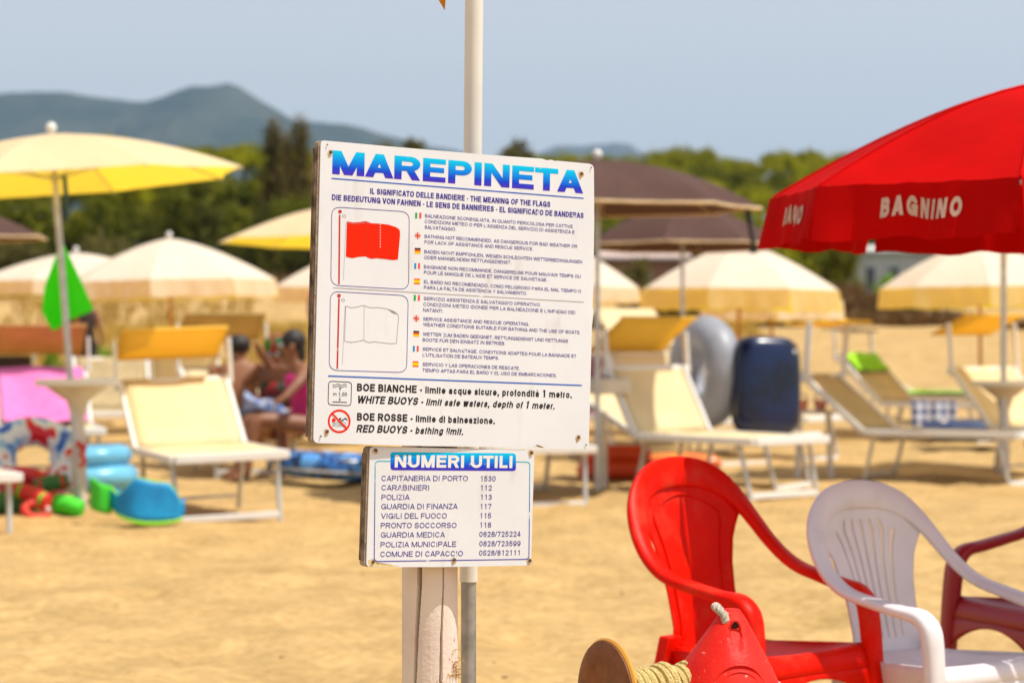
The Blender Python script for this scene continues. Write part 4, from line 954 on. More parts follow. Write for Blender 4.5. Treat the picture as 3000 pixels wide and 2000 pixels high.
# plaid towel hanging over the side of a bed
def plaid():
    m = mat('plaid_cloth', (.30, .38, .60), .9, scale=30, var=.1); nt = m.node_tree; n = nt.nodes; l = nt.links; b = n['Principled BSDF']
    tc = n.new('ShaderNodeTexCoord'); ws = []
    for d in ('X', 'Z'):
        w = n.new('ShaderNodeTexWave'); w.bands_direction = d; w.inputs['Scale'].default_value = 3.2; w.inputs['Distortion'].default_value = 0; l.new(tc.outputs['Object'], w.inputs['Vector']); ws.append(w)
    a = n.new('ShaderNodeMath'); a.operation = 'MULTIPLY_ADD'; a.inputs[1].default_value = .5; l.new(ws[0].outputs['Fac'], a.inputs[0]); 
    a2 = n.new('ShaderNodeMath'); a2.operation = 'MULTIPLY'; a2.inputs[1].default_value = .5; l.new(ws[1].outputs['Fac'], a2.inputs[0]); l.new(a2.outputs[0], a.inputs[2])
    r = n.new('ShaderNodeValToRGB'); r.color_ramp.elements[0].color = (.04, .07, .25, 1); r.color_ramp.elements[1].color = (.75, .78, .85, 1); r.color_ramp.elements[0].position = .25; r.color_ramp.elements[1].position = .7
    l.new(a.outputs[0], r.inputs[0]); l.new(r.outputs[0], b.inputs['Base Color']); return m
M_plaid = plaid()
t = thing('plaid_towel', 'blue and white plaid towel hanging from the far sunbed', 'towel', (X(2735, 24), 24, .42), (0, 0, R(8)))
MB().grid(lambda u, v: (-.23+u*.46, .18*(1-min(1, v*2))-.012*math.sin(u*14), -.0+(0 if v < .5 else -(v-.5)*.52)), 16, 14).obj('cloth', M_plaid, t, solid=.008)
# navy mattress under the right-hand beds
nv = thing('navy_mattress', 'navy blue beach mattress lying on the sand at right', 'air mattress', (X(2840, 23), 23, gz(X(2840, 23), 23)))
b = MB()
for k in range(5): b.tube(smoothpath([(-.42, -.3+k*.14, .16), (0, -.3+k*.14, .18), (.42, -.3+k*.14, .16)], 4), [.03]+[.095]*7+[.03], 10)
b.obj('air_tubes', mat('navy_vinyl', (.006, .03, .10), .35), nv)
MB().lathe([(.03, 0), (.03, .03), (.02, .04)], 10, Matrix.Translation((-.3, -.3, .24))).obj('valve', M_white, nv)

# ------------------------------------------------------------------ inflatables and toys
def torus(c, R1, r, nu=40, nv=16, ry=1.0, flat=1.0, ov=1.0):
    b = MB(); n = nu
    vs_ = []
    for i in range(nu):
        a = 2*math.pi*i/nu
        for k in range(nv):
            q = 2*math.pi*k/nv; rr = R1+r*math.cos(q); vs_.append((c[0]+rr*math.cos(a)*ov, c[1]+rr*math.sin(a)*ry, c[2]+r*math.sin(q)*flat))
    fs = [(i*nv+k, ((i+1) % nu)*nv+k, ((i+1) % nu)*nv+(k+1) % nv, i*nv+(k+1) % nv) for i in range(nu) for k in range(nv)]
    return b.add(vs_, fs)
def vor(name, cols, scale, rough=.3, trans=0):
    m = mat(name, cols[0], rough, trans=trans); nt = m.node_tree; n = nt.nodes; l = nt.links; b = n['Principled BSDF']; tc = n.new('ShaderNodeTexCoord')
    nz = n.new('ShaderNodeTexNoise'); nz.inputs['Scale'].default_value = scale; nz.inputs['Detail'].default_value = 1; l.new(tc.outputs['Object'], nz.inputs['Vector'])
    r = n.new('ShaderNodeValToRGB'); r.color_ramp.interpolation = 'CONSTANT'; el = r.color_ramp.elements
    for i, c in enumerate(cols):
        e = el[0] if i == 0 else (el[1] if i == 1 else el.new(.5)); e.position = .33+.34*i/len(cols) if i else 0; e.color = (*c, 1)
    l.new(nz.outputs['Fac'], r.inputs[0]); l.new(r.outputs[0], b.inputs['Base Color']); return m
M_valve = mat('clear_valve', (.7, .7, .7), .3)
def ring(label, px, py, D, R1, r, m, rot, name='swim_ring', flat=1.0, ov=1.0, ry=1.0, zc=None):
    x = X(px, D); t = thing(name, label, 'swim ring', (x, D, Z(py, D) if zc is None else zc), tuple(R(a) for a in rot))
    torus((0, 0, 0), R1, r, ov=ov, ry=ry, flat=flat).obj('inflated_tube', m, t); MB().lathe([(.016, 0), (.016, .02), (.01, .03)], 8, Matrix.Translation(((R1)*ov, 0, r*flat*.97))).obj('valve', M_valve, t)
    return t
M_silver = mat('silver_vinyl', (.42, .44, .50), .42, scale=5, var=.15, spec=.5, trans=.3, tcol=(.6, .62, .68))
ring('silver grey swim ring standing on the sunbed behind the navy one', 2066, 1090, 18.0, .295, .128, M_silver, (90, 0, -66), flat=1.1)
# navy cushion-like inflatable
nvp = thing('navy_inflatable', 'navy blue inflatable pouf standing on the sunbed', 'inflatable', (X(2243, 17.7), 17.7, Z(1130, 17.7)), (R(-4), R(2), R(20)))
nvp.scale = (1.07, 1.07, 1.07)
def sup(u, v):
    a = math.pi*2*u; e = math.pi*(v-.5)
    c = lambda t, p: math.copysign(abs(math.cos(t))**p, math.cos(t)); s = lambda t, p: math.copysign(abs(math.sin(t))**p, math.sin(t))
    return (.245*c(e, .34)*c(a, .6)*(1-.03*s(e, 1)), .14*c(e, .45)*s(a, .75), .335*s(e, .52))
M_navy = mat('navy_vinyl_glossy', (.003, .013, .065), .25, scale=4, col2=(.003, .006, .02), spec=.5, thr=(.4, .6)); MB().grid(sup, 40, 26).obj('inflated_body', M_navy, nvp, sharp=None)
b = MB().tube(smoothpath([(.236, 0, -.30), (.244, -.0, 0), (.236, 0, .30)], 4), .004, 6); b.obj('seam', mat('dark_seam', (.01, .01, .03), .4), nvp)
MB().lathe([(.016, 0), (.016, .012), (.008, .018)], 10, Matrix.Translation((.16, -.10, .23)) @ Matrix.Rotation(R(60), 4, 'X')).obj('valve', M_valve, nvp)
M_patt = vor('patterned_vinyl', [(.02, .10, .55), (.25, .50, .85), (.70, .78, .92), (.60, .01, .03), (.45, .35, .75)], 9)
ring('patterned red, white and blue swim ring on the pile of toys', 100, 1345, 15.6, .20, .095, M_patt, (62, 8, 10), flat=1.0, ov=1.1)
ring('red swim tube under the patterned ring', 90, 1430, 15.3, .15, .07, mat('red_vinyl', (.55, .01, .01), .3), (25, 10, 30))
M_ltb = mat('light_blue_vinyl', (.18, .55, .80), .3, scale=4, var=.2, trans=.2, tcol=(.2, .6, .9))
lb = thing('inflatable_boat', 'light blue inflatable boat on the sand behind the parasol stand', 'inflatable boat', (X(270, 17), 17.0, gz(-2.9, 17)+.02), (0, R(-3), R(-12)))
torus((0, 0, .09), .20, .085, ov=1.15, ry=1.2).obj('lower_tube', M_ltb, lb); torus((0, .01, .235), .185, .075, ov=1.1, ry=1.2).obj('upper_tube', M_ltb, lb)
MB().grid(lambda u, v: (-.2+.4*u, -.2+.4*v, .07), 4, 4).obj('boat_floor', mat('blue_vinyl', (.02, .22, .45), .4), lb, solid=.02)
M_gren = mat('green_foam', (.05, .60, .02), .6, scale=9, var=.15); M_rd = mat('red_foam', (.60, .03, .015), .6); M_dg = mat('dark_green_foam', (.04, .16, .03), .6)
def capsule(name, label, px, py, D, L, r, m, rot, cat='pool float', cap=None):
    t = thing(name, label, cat, (X(px, D), D, Z(py, D)), tuple(R(a) for a in rot))
    MB().tube([(-L/2, 0, 0), (-L/2+.01, 0, 0), (0, 0, .01), (L/2-.01, 0, 0), (L/2, 0, 0)], [r*.7, r, r*1.02, r, r*.7], 16).obj('float_body', m, t)
    for s in (-1, 1): MB().tube([(s*(L/2-.03), 0, 0), (s*(L/2-.05), 0, 0)], r*1.06, 16).obj('end_band', cap or m, t)
    return t
capsule('foam_float', 'bright green foam float at the foot of the parasol stand', 200, 1483, 14.9, .19, .058, M_gren, (0, 14, -8))
capsule('foam_float', 'dark green foam float under the red toy at left', 30, 1478, 14.8, .30, .07, M_dg, (0, 4, 10), cap=M_gren)
capsule('foam_float', 'small red float on the green ones at left', 95, 1452, 14.7, .24, .05, M_rd, (0, 18, -20), cap=M_gren)
capsule('foam_float', 'olive and red float below the patterned ring', 150, 1418, 15.1, .22, .05, M_dg, (0, -10, 14), cap=M_rd)
ring('flat red ring toy lying on the floats at left', 105, 1495, 14.6, .07, .026, M_rd, (30, 20, 0), name='toy_ring')
# green and blue swim bag
bag = thing('beach_bag', 'open blue bag with lime green rim on the sand by the sunbed', 'beach bag', (X(395, 14.0), 14.0, gz(-2.2, 14)))
zz = lambda x, y: ((x/2.24-395)/FPX*14.0, (1545-(900+y/2.24))/FPX*14.0)
top = [zz(*p) for p in ((725, 1215), (760, 1240), (795, 1262), (850, 1205), (905, 1150), (960, 1158), (1030, 1178), (1110, 1182), (1160, 1250), (1188, 1330))]
bot = [zz(*p) for p in ((735, 1340), (770, 1365), (810, 1390), (860, 1405), (900, 1415), (950, 1425), (1010, 1430), (1080, 1428), (1140, 1425), (1190, 1412))]
M_bagb = mat('blue_neoprene', (.0, .20, .48), .6, scale=8, col2=(.0, .30, .62)); M_bagg = mat('lime_neoprene', (.28, .72, .01), .6)
def bagf(u, v):
    i = min(8, int(u*9)); f_ = u*9-i; tp = Vector(top[i]).lerp(Vector(top[i+1]), f_); bt = Vector(bot[i]).lerp(Vector(bot[i+1]), f_); p = bt.lerp(tp, v)
    return (p.x, -.12*math.sin(math.pi*u)*(1-.3*v), p.y)
MB().grid(bagf, 27, 8).obj('blue_panel', M_bagb, bag, solid=.02)
MB().tube(smoothpath([bagf(k/10, 1.0) for k in range(11)], 2), .009, 6).obj('rim', M_bagg, bag); MB().tube(smoothpath([bagf(k/10, -.04) for k in range(11)], 2), .013, 6).obj('bottom_rim', M_bagg, bag)
MB().grid(lambda u, v: (zz(600+125*u, 0)[0], -.06*math.sin(u*3.1), zz(0, 1350+40*u-(200-15*u)*v)[1]), 8, 6).obj('green_panel', mat('green_neoprene', (.04, .50, .02), .6), bag, solid=.02)
MB().grid(lambda u, v: (bagf(u, 0)[0], .16-.02*math.sin(3.1*u), bagf(u, 0)[2]+.10*v), 12, 3).obj('back_panel', M_bagb, bag, solid=.02)
# blue boat behind the small board
bb = thing('inflatable_boat', 'dark blue inflatable boat lying beside the small board', 'inflatable boat', (X(985, 17.8), 17.8, gz(-1.3, 17.8)), (0, R(4), R(10)))
torus((0, 0, .13), .27, .085, ov=1.3, ry=1.0, flat=1.1).obj('inflated_tube', vor('blue_print_vinyl', [(.01, .04, .16), (.03, .16, .50), (.01, .03, .10), (.10, .32, .70)], 6), bb)
MB().grid(lambda u, v: (-.3+.6*u, -.22+.44*v, .10), 4, 4).obj('boat_floor', M_navy, bb, solid=.02)
MB().tube([(.27*1.3*math.cos(a)*1.27, .27*math.sin(a)*1.3, .10) for a in [k*.3 for k in range(21)]], .012, 6, closed=True).obj('grab_rope', mat('grey_rope', (.45, .45, .45), .6), bb)
MB().tube([(-.42, -.1, .16), (-.52, -.13, .12), (-.50, -.05, .09)], .022, 8).obj('handle', mat('black_rubber', (.02, .02, .025), .5), bb)
# orange inflatables
M_or = mat('orange_vinyl', (.75, .08, .02), .3, scale=5, var=.15); M_or2 = mat('amber_vinyl', (.85, .35, .02), .3, scale=6, col2=(.85, .12, .02), spec=.7)
ob_ = thing('inflatable_kayak', 'red orange inflatable kayak behind the square tray stand', 'inflatable kayak', (X(1810, 18.2), 18.2, gz(.8, 18.2)), (0, 0, R(6)))
for k, (zz_, L, r) in enumerate(((.075, .62, .075), (.195, .50, .065))):
    MB().tube(smoothpath([(-L/2, -.02*k, zz_), (-L/4, 0, zz_+.01), (L/4, 0, zz_+.01), (L/2, -.02, zz_)], 5), [.02]+[r]*14+[.02], 14).obj('side_tube', M_or, ob_)
MB().box((0, .1, .04), (.45, .16, .06)).obj('floor', M_or2, ob_, bevel=.02)
os_ = thing('inflatable_mattress', 'shiny orange and amber air mattress beneath the sunbed', 'air mattress', (X(2000, 19.0), 19.0, gz(1.4, 19)), (0, 0, R(-4)))
for k in range(4): MB().tube(smoothpath([(-.30, -.15+k*.1, .10), (0, -.15+k*.1, .115), (.30, -.15+k*.1, .09)], 5), [.02]+[.056]*9+[.02], 12).obj('air_tube', M_or2, os_)
# green towel hanging behind the parasol pole
gt = thing('hanging_towel', 'fluorescent green towel hanging from its corner on the parasol pole', 'towel', (X(182, 15.4), 15.4, Z(708, 15.4)))
kx = 15.4/FPX
def gtf(u, v):
    tl = Vector((X(178, 15.4)-X(182, 15.4), 0, 0)); 
    L = [(0, 0), (-30, 70), (-52, 130), (-60, 205), (-28, 262)]; Rr_ = [(0, 0), (30, 60), (62, 130), (92, 200), (36, 222)]
    def ip(P, v): i = min(3, int(v*4)); f_ = v*4-i; return Vector(P[i]).lerp(Vector(P[i+1]), f_)
    a = ip(L, v); b_ = ip(Rr_, v); p = a.lerp(b_, u)
    if v > .85: p.y += 0
    fold = .05*math.sin(u*7)*v
    return (p.x*kx, fold, -p.y*kx)
MB().grid(gtf, 24, 20).obj('cloth', mat('neon_green_cloth', (.07, .85, .02), .8, scale=4, var=.06, trans=.5, tcol=(.15, 1, .01)), gt, solid=.004, sub=1)
MB().tube([(0, 0, .02), (.02, -.2, .03), (.03, -.36, .0)], .005, 6).obj('hook', M_alu, gt)
# things on a little table at right and a bag at the board's left edge
tb = thing('low_table', 'low white table holding pink and orange toys', 'table', (X(2385, 18.7), 18.7, gz(2.35, 18.7)))
MB().box((0, 0, .50), (.30, .26, .025)).obj('table_top', M_white, tb, bevel=.005)
for s in (-1, 1):
    for q in (-1, 1): MB().tube([(s*.11, q*.09, .49), (s*.13, q*.11, -.05)], .012, 6).obj('leg', M_white, tb)
for i, (px, py, c, lab) in enumerate(((2345, 1085, (.75, .25, .2), 'salmon toy bucket on the little table'), (2405, 1083, (.8, .35, .35), 'pink toy bucket on the little table'), (2350, 1112, (.8, .4, .3), 'peach toy bucket standing low on the table'), (2402, 1120, (.85, .3, .04), 'orange toy bucket beside the sunbed rail'))):
    D = 18.62+.04*i; bk = thing('toy_bucket', lab, 'toy bucket', (X(px, D), D, gz(2.35, 18.7)+.515 if i < 2 else gz(2.35, 18.7)+.515))
    MB().lathe([(.035, 0), (.05, .075), (.053, .078), (.045, .074), (.032, .01)], 16).obj('bucket_body', mat('toy_plastic', c, .4), bk); MB().tube([(.05*math.cos(a), 0, .075+.05*math.sin(a)) for a in [k*.314 for k in range(11)]], .004, 5).obj('handle', M_white, bk)
hb = thing('hanging_bag', 'red and grey bag hanging by the left edge of the board', 'bag', (X(922, 20), 20, Z(845, 20)))
MB().ball((0, 0, -.16), .15, 16, 10, (.42, .35, 1.0)).obj('bag_body', vor('red_grey_cloth', [(.25, .25, .26), (.5, .03, .06), (.3, .3, .3), (.55, .05, .1)], 9, .8), hb); MB().tube([(-.04, 0, -.02), (0, 0, .12), (.04, 0, -.02)], .006, 6).obj('strap', M_alu, hb)
# ribbon on the near stand
rb = thing('red_lobster_toy', 'small red toy hung on the left parasol stand post', 'toy', (X(240, 14.95), 14.955, Z(1330, 14.95)))
MB().tube(smoothpath([(-.025, -.0, .07), (.02, -.01, .035), (-.005, -.01, 0), (.02, -.01, -.04), (-.01, 0, -.075)], 4), .013, 8).obj('body', M_rd, rb)
for s in (-1, 1): MB().tube([(0, 0, .03), (s*.03, -.01, .06), (s*.03, -.02, .09)], [.006, .008, .003], 6).obj('claw', M_rd, rb)

# ------------------------------------------------------------------ people
M_skin = mat('tanned_skin', (.30, .125, .055), .5, scale=5, var=.08, spec=.4); M_skin2 = mat('brown_skin', (.25, .10, .045), .5, scale=5, var=.08); M_hair = mat('dark_hair', (.015, .010, .008), .6)
def skin(name, joints, edges, m, parent, root=0, sub=1):
    me = bpy.data.meshes.new(name); me.from_pydata([j[0] for j in joints], edges, []); me.update()
    o = link(name, me, m, parent); md = o.modifiers.new('k', 'SKIN'); md.use_smooth_shade = True
    for i, j in enumerate(joints):
        r = j[1]; r = r if isinstance(r, tuple) else (r, r); me.skin_vertices[0].data[i].radius = r; me.skin_vertices[0].data[i].use_root = (i == root)
    o.modifiers.new('s', 'SUBSURF').levels = 1; o.modifiers['s'].render_levels = 2; return o
def seated(label, x, y, z, rot, skinm, pose, hairlen=.0):
    t = thing('person', label, 'person', (x, y, z), (0, 0, R(rot)))
    J = {}
    base = dict(pel=((0, 0, .10), (.15, .11)), w=((0, .03, .26), (.125, .09)), ch=((0, .08, .42), (.155, .10)), nk=((0, .12, .555), .052), hd=((0, .15, .64), (.072, .085)), tp=((0, .155, .735), (.068, .08)),
        sl=((-.155, .09, .49), .058), el=((-.22, .20, .28), .042), wl=((-.16, .38, .24), .028), fl=((-.13, .45, .25), (.035, .018)),
        sr=((.155, .09, .49), .058), er=((.22, .20, .28), .042), wr=((.16, .38, .24), .028), fr=((.13, .45, .25), (.035, .018)),
        hl=((-.10, .05, .08), .085), kl=((-.14, .46, .14), .058), al=((-.14, .54, -.26), .038), tl=((-.14, .66, -.32), (.04, .025)),
        hr=((.10, .05, .08), .085), kr=((.14, .46, .14), .058), ar=((.14, .54, -.26), .038), tr=((.14, .66, -.32), (.04, .025)))
    base.update(pose); ks = list(base); E_ = [('pel', 'w'), ('w', 'ch'), ('ch', 'nk'), ('nk', 'hd'), ('hd', 'tp'), ('ch', 'sl'), ('sl', 'el'), ('el', 'wl'), ('wl', 'fl'), ('ch', 'sr'), ('sr', 'er'), ('er', 'wr'), ('wr', 'fr'), ('pel', 'hl'), ('hl', 'kl'), ('kl', 'al'), ('al', 'tl'), ('pel', 'hr'), ('hr', 'kr'), ('kr', 'ar'), ('ar', 'tr')]
    skin('body', [base[k] for k in ks], [(ks.index(a), ks.index(b_)) for a, b_ in E_], skinm, t)
    hd = Vector(base['tp'][0])
    b = MB().ball(hd+Vector((0, -.022, -.015)), .098, 14, 9, (.9, 1.02, .95))
    if hairlen: b.ball(hd+Vector((0, -.07, -.10)), .075, 12, 8, (1.0, .6, 1.6))
    b.obj('hair', M_hair, t)
    for s in (-1, 1): MB().ball(hd+Vector((s*.03, .082, -.045)), .011, 8, 6).obj('eye', mat('eye_white', (.6, .6, .6), .3), t); MB().ball(hd+Vector((s*.08, .01, -.06)), .022, 8, 6, (.5, 1, 1.3)).obj('ear', skinm, t)
    MB().ball(hd+Vector((0, .095, -.075)), .016, 8, 6, (.8, 1, 1.3)).obj('nose', skinm, t)
    return t
def shell(t, name, z0, z1, prof, m):  # clothing that follows the torso
    b = MB(); N2 = 20; rows_ = []
    for z, cx_, cy_, rx, ry in prof: rows_.append([(cx_+rx*math.cos(2*math.pi*k/N2), cy_+ry*math.sin(2*math.pi*k/N2), z) for k in range(N2)])
    v = [p for r_ in rows_ for p in r_]; f = [(i*N2+k, i*N2+(k+1) % N2, (i+1)*N2+(k+1) % N2, (i+1)*N2+k) for i in range(len(rows_)-1) for k in range(N2)]
    b.add(v, f); return b.obj(name, m, t, solid=.008)
man = seated('bare backed man sitting on the sunbed with his back turned', X(676, 18.6), 19.1, .40+gz(-2.2, 19.3), 6, M_skin, dict(kl=((-.16, .40, .22), .062), kr=((.16, .40, .22), .062)))
shell(man, 'swim_trunks', 0, 0, [(-.0, 0, .02, .185, .145), (.08, 0, .02, .185, .14), (.15, 0, .02, .160, .12)], mat('dark_trunks', (.02, .02, .035), .8))
for ch in man.children: pass
man.scale = (1.15, .9, .88)
w1 = seated('woman in a red and green headscarf and dark swimsuit, arms folded forward', X(815, 18.9), 19.2, .26+gz(-1.8, 19.2), 170, M_skin2, dict(er=((.30, .10, .42), .04), wr=((.16, .22, .55), .027), fr=((.10, .24, .62), (.03, .018))), 1)
shell(w1, 'swimsuit', 0, 0, [(.02, 0, .01, .175, .135), (.15, 0, .02, .155, .12), (.28, 0, .04, .14, .108), (.40, 0, .08, .165, .118), (.47, 0, .09, .15, .10)], vor('red_black_cloth', [(.02, .02, .03), (.35, .01, .01), (.02, .02, .03), (.03, .10, .02)], 14, .8))
hs = MB().ball((0, .125, .755), .112, 16, 9, (1.0, 1.1, .9)); hs.obj('headscarf', vor('scarf_cloth', [(.03, .13, .03), (.02, .07, .02), (.45, .01, .01), (.04, .20, .03)], 12, .8), w1)
w2 = seated('woman in a magenta swimsuit on the end of the sunbed, one arm raised', X(905, 18.3), 18.45, .34+gz(-1.5, 18.4), 110, M_skin2, dict(er=((.34, .22, .50), .042), wr=((.20, .36, .66), .028), fr=((.14, .40, .72), (.03, .018)), el=((-.28, .16, .42), .042), wl=((-.36, .30, .30), .028), fl=((-.36, .38, .26), (.03, .018))), 1)
shell(w2, 'swimsuit', 0, 0, [(.02, 0, .01, .175, .135), (.15, 0, .02, .155, .12), (.28, 0, .04, .14, .108), (.40, 0, .08, .165, .118), (.47, 0, .09, .15, .10)], mat('magenta_cloth', (.55, .01, .16), .7))
tw = thing('draped_towel', 'pale blue and grey towel draped beside the seated man', 'towel', (X(800, 18.7), 18.75, .43+gz(-1.8, 18.7)))
MB().grid(lambda u, v: (-.22+.44*u, .10*math.sin(u*5)-.10*v, (.22-.16*u)*math.sin(math.pi*(.15+.7*(1-v)))*1.0+.02*math.sin(u*11+v*5)), 18, 14).obj('cloth', vor('blue_grey_cloth', [(.35, .38, .50), (.10, .20, .50), (.45, .47, .55), (.30, .45, .75)], 10, .9), tw, solid=.012)
# standing figure beyond the green towel
ps = thing('person', 'person in dark clothes standing far behind the green towel', 'person', (X(246, 38), 38, gz(X(246, 38), 38)))
skin('body', [((0, 0, .92), (.15, .11)), ((0, 0, 1.1), (.13, .09)), ((0, 0, 1.32), (.17, .11)), ((0, 0, 1.46), .055), ((0, .01, 1.56), (.075, .09)), ((0, .01, 1.66), (.07, .085)), ((-.18, 0, 1.40), .06), ((-.25, 0, 1.12), .045), ((-.27, .06, .86), .032), ((.18, 0, 1.40), .06), ((.25, 0, 1.12), .045), ((.27, .06, .86), .032), ((-.10, 0, .86), .095), ((-.11, .02, .48), .06), ((-.12, -.02, .07), .04), ((-.12, .1, .03), (.04, .03)), ((.10, 0, .86), .095), ((.11, .02, .48), .06), ((.12, -.02, .07), .04), ((.12, .1, .03), (.04, .03))],
     [(0, 1), (1, 2), (2, 3), (3, 4), (4, 5), (2, 6), (6, 7), (7, 8), (2, 9), (9, 10), (10, 11), (0, 12), (12, 13), (13, 14), (14, 15), (0, 16), (16, 17), (17, 18), (18, 19)], M_skin2, ps)
MB().ball((0, -.01, 1.67), .1, 12, 8, (.9, 1, .9)).obj('hair', M_hair, ps)
M_bk = mat('black_trousers', (.015, .013, .015), .9)
shell(ps, 'shirt', 0, 0, [(.88, 0, 0, .19, .15), (1.1, 0, 0, .165, .125), (1.32, 0, 0, .20, .14), (1.44, 0, 0, .15, .10)], mat('dark_shirt', (.04, .02, .015), .9))
for s in (-1, 1): MB().tube([(s*.10, 0, .9), (s*.11, .02, .5), (s*.12, -.02, .12)], [.12, .085, .07], 12).obj('trouser_leg', M_bk if s > 0 else mat('brown_trousers', (.12, .05, .02), .9), ps)

# ------------------------------------------------------------------ plastic chairs
def chair(label, x, y, z, rot, m, slats=False, tilt=0, zs=1.0, xs=.9):
    t = thing('plastic_chair', label, 'chair', (x, y, z), (0, 0, R(rot)), 'plastic armchairs at the lower right'); t.scale = (xs, .86, zs)
    half = [(.262, .235, 0), (.256, .225, .20), (.250, .212, .40), (.247, .200, .50), (.247, .183, .532), (.250, .150, .552), (.258, .09, .560), (.268, .00, .575), (.274, -.08, .590), (.273, -.14, .615), (.264, -.195, .655), (.246, -.24, .705), (.215, -.275, .755), (.168, -.30, .795), (.10, -.318, .822), (.0, -.325, .832)]
    wid = [.052, .058, .066, .070, .066, .060, .058, .056, .054, .054, .056, .060, .066, .072, .076, .078]
    tk = [.045, .045, .045, .044, .040, .032, .026, .024, .022, .022, .022, .022, .020, .018, .016, .016]
    pts = half+[(-p[0], p[1], p[2]) for p in half[-2::-1]]; W_ = wid+wid[-2::-1]; Tk = tk+tk[-2::-1]
    sp = smoothpath(pts, 5); par = [i/5 for i in range(len(sp))]
    def itp(A, q): i = min(len(A)-2, int(q)); return A[i]+(A[i+1]-A[i])*(q-i)
    Ws, Ns, Pr = [], [], []
    n0 = len(half)-1
    for i, p in enumerate(sp):
        q = par[i]; tg = (sp[min(i+1, len(sp)-1)]-sp[max(i-1, 0)]).normalized()
        s = q if q <= n0 else 2*n0-q                     # 0 at a foot, n0 at the top of the back
        if s < 4: nn = Vector((0, 1, 0))
        elif s < 6: nn = Vector((0, 1, 0)).lerp(Vector((0, 0, 1)), (s-4)/2)
        elif s < 9: nn = Vector((0, 0, 1))
        elif s < 13: nn = Vector((0, 0, 1)).lerp(Vector((0, .96, .28)), (s-9)/4)
        else: nn = Vector((0, .96, .28))
        w = tg.cross(nn).normalized(); nn = w.cross(tg).normalized(); Ws.append(w); Ns.append(nn)
        a = itp(W_, q)/2; c = itp(Tk, q)/2; e = min(a, c)*.55
        Pr.append([(-a+e, -c), (a-e, -c), (a, -c+e), (a, c-e), (a-e, c), (-a+e, c), (-a, c-e), (-a, -c+e)])
    MB().sweep(sp, Ws, Ns, Pr).obj('arm_rail', m, t, sharp=55)
    rim = smoothpath(half[8:], 5)
    def rim_at(z):
        best = None
        for a, b in zip(rim, rim[1:]):
            if a.z <= z <= b.z: f = (z-a.z)/max(1e-6, b.z-a.z); return a.lerp(b, f)
        return rim[-1]
    def hwid(z):
        if z > .725: return max(.0, rim_at(z).x-.012)
        k = [(.40, .155), (.46, .140), (.54, .142), (.60, .150), (.66, .168), (.70, .192), (.725, .212)]
        for (a, b), (c, d) in zip(k, k[1:]):
            if z <= c: return b+(d-b)*(z-a)/(c-a)
        return .212
    def bf(u, v):
        z = .385+.435*v; hwd = hwid(min(z, .82)) if z < .82 else .03; uu = 2*u-1; x_ = hwd*uu; yb = -.195-.125*v**1.1
        zz_ = z
        cur = .035*(uu*uu)*(1 if v > .1 else .5)
        inset = 0
        return (x_, yb+cur*(hwd/.2)-.012, zz_)
    sk = None
    if slats:
        nu, nv = 55, 30
        sk = lambda i, j: (i % 5 == 2) and 8 < i < 47 and 4 <= j <= (25 if 14 < i < 41 else 23)
    else: nu, nv = 24, 30
    MB().grid(bf, nu, nv, sk).obj('backrest', m, t, solid=.006, sharp=60)
    # raised moulding round the panel
    if not slats:
        mo = [bf(.5+.36*math.sin(k/12*1.57), .70+.20*math.cos(k/12*1.57)) for k in range(-12, 13)]
        left_ = [bf(.14, .68-.66*k/8) for k in range(1, 9)]; right_ = [bf(.86, .68-.66*k/8) for k in range(1, 9)]
        path = [Vector(p)+Vector((0, .007, 0)) for p in left_[::-1]+mo+right_]
        MB().tube(smoothpath(path, 2), .0035, 6).obj('moulding', m, t)
    def sf(u, v):
        y_ = .225-.43*v; hwd = .225-.07*v**1.5; x_ = hwd*(2*u-1); z_ = .425-.03*math.sin(math.pi*min(1, v*1.1))*(1-(2*u-1)**2*.6)-.02*v
        if v < .08: z_ -= .055*(1-v/.08)**2
        if abs(2*u-1) > .92: z_ += .004
        return (x_, y_, z_)
    MB().grid(sf, 20, 24).obj('seat', m, t, solid=.006, sharp=60)
    ap = MB()
    for s in (-1, 1): ap.grid(lambda u, v: (s*(.225-.075*u**1.4+.012*(1-v)), .215-.42*u, .425-.02*u-.07*v+.0), 10, 3)
    ap.obj('side_apron', m, t, solid=.006)
    MB().grid(lambda u, v: (-.235+.47*u, .222+.006*v, .372-.06*v*(abs(2*u-1)**2*1.2+.25)), 16, 3).obj('front_apron', m, t, solid=.006)
    for s in (-1, 1):
        lp = [Vector((s*.165, -.19, .44)), Vector((s*.185, -.215, .30)), Vector((s*.205, -.25, .15)), Vector((s*.225, -.29, 0))]
        pr = [[(-.028, -.02), (.028, -.02), (.028, .02), (-.028, .02)]]*4
        MB().sweep(lp, [Vector((1, 0, 0))]*4, [Vector((0, 1, 0))]*4, pr).obj('rear_leg', m, t, bevel=.006)
    return t
M_redp_ = mat('red_plastic', (.80, .008, .0005), .42, scale=5, var=.10, spec=.10, trans=.06, tcol=(.9, .03, .0), bump=.04, bscale=120)
M_whp = mat('white_chair_plastic', (.84, .78, .79), .4, scale=5, var=.04, trans=.08, tcol=(.9, .82, .8), bump=.04, bscale=120)
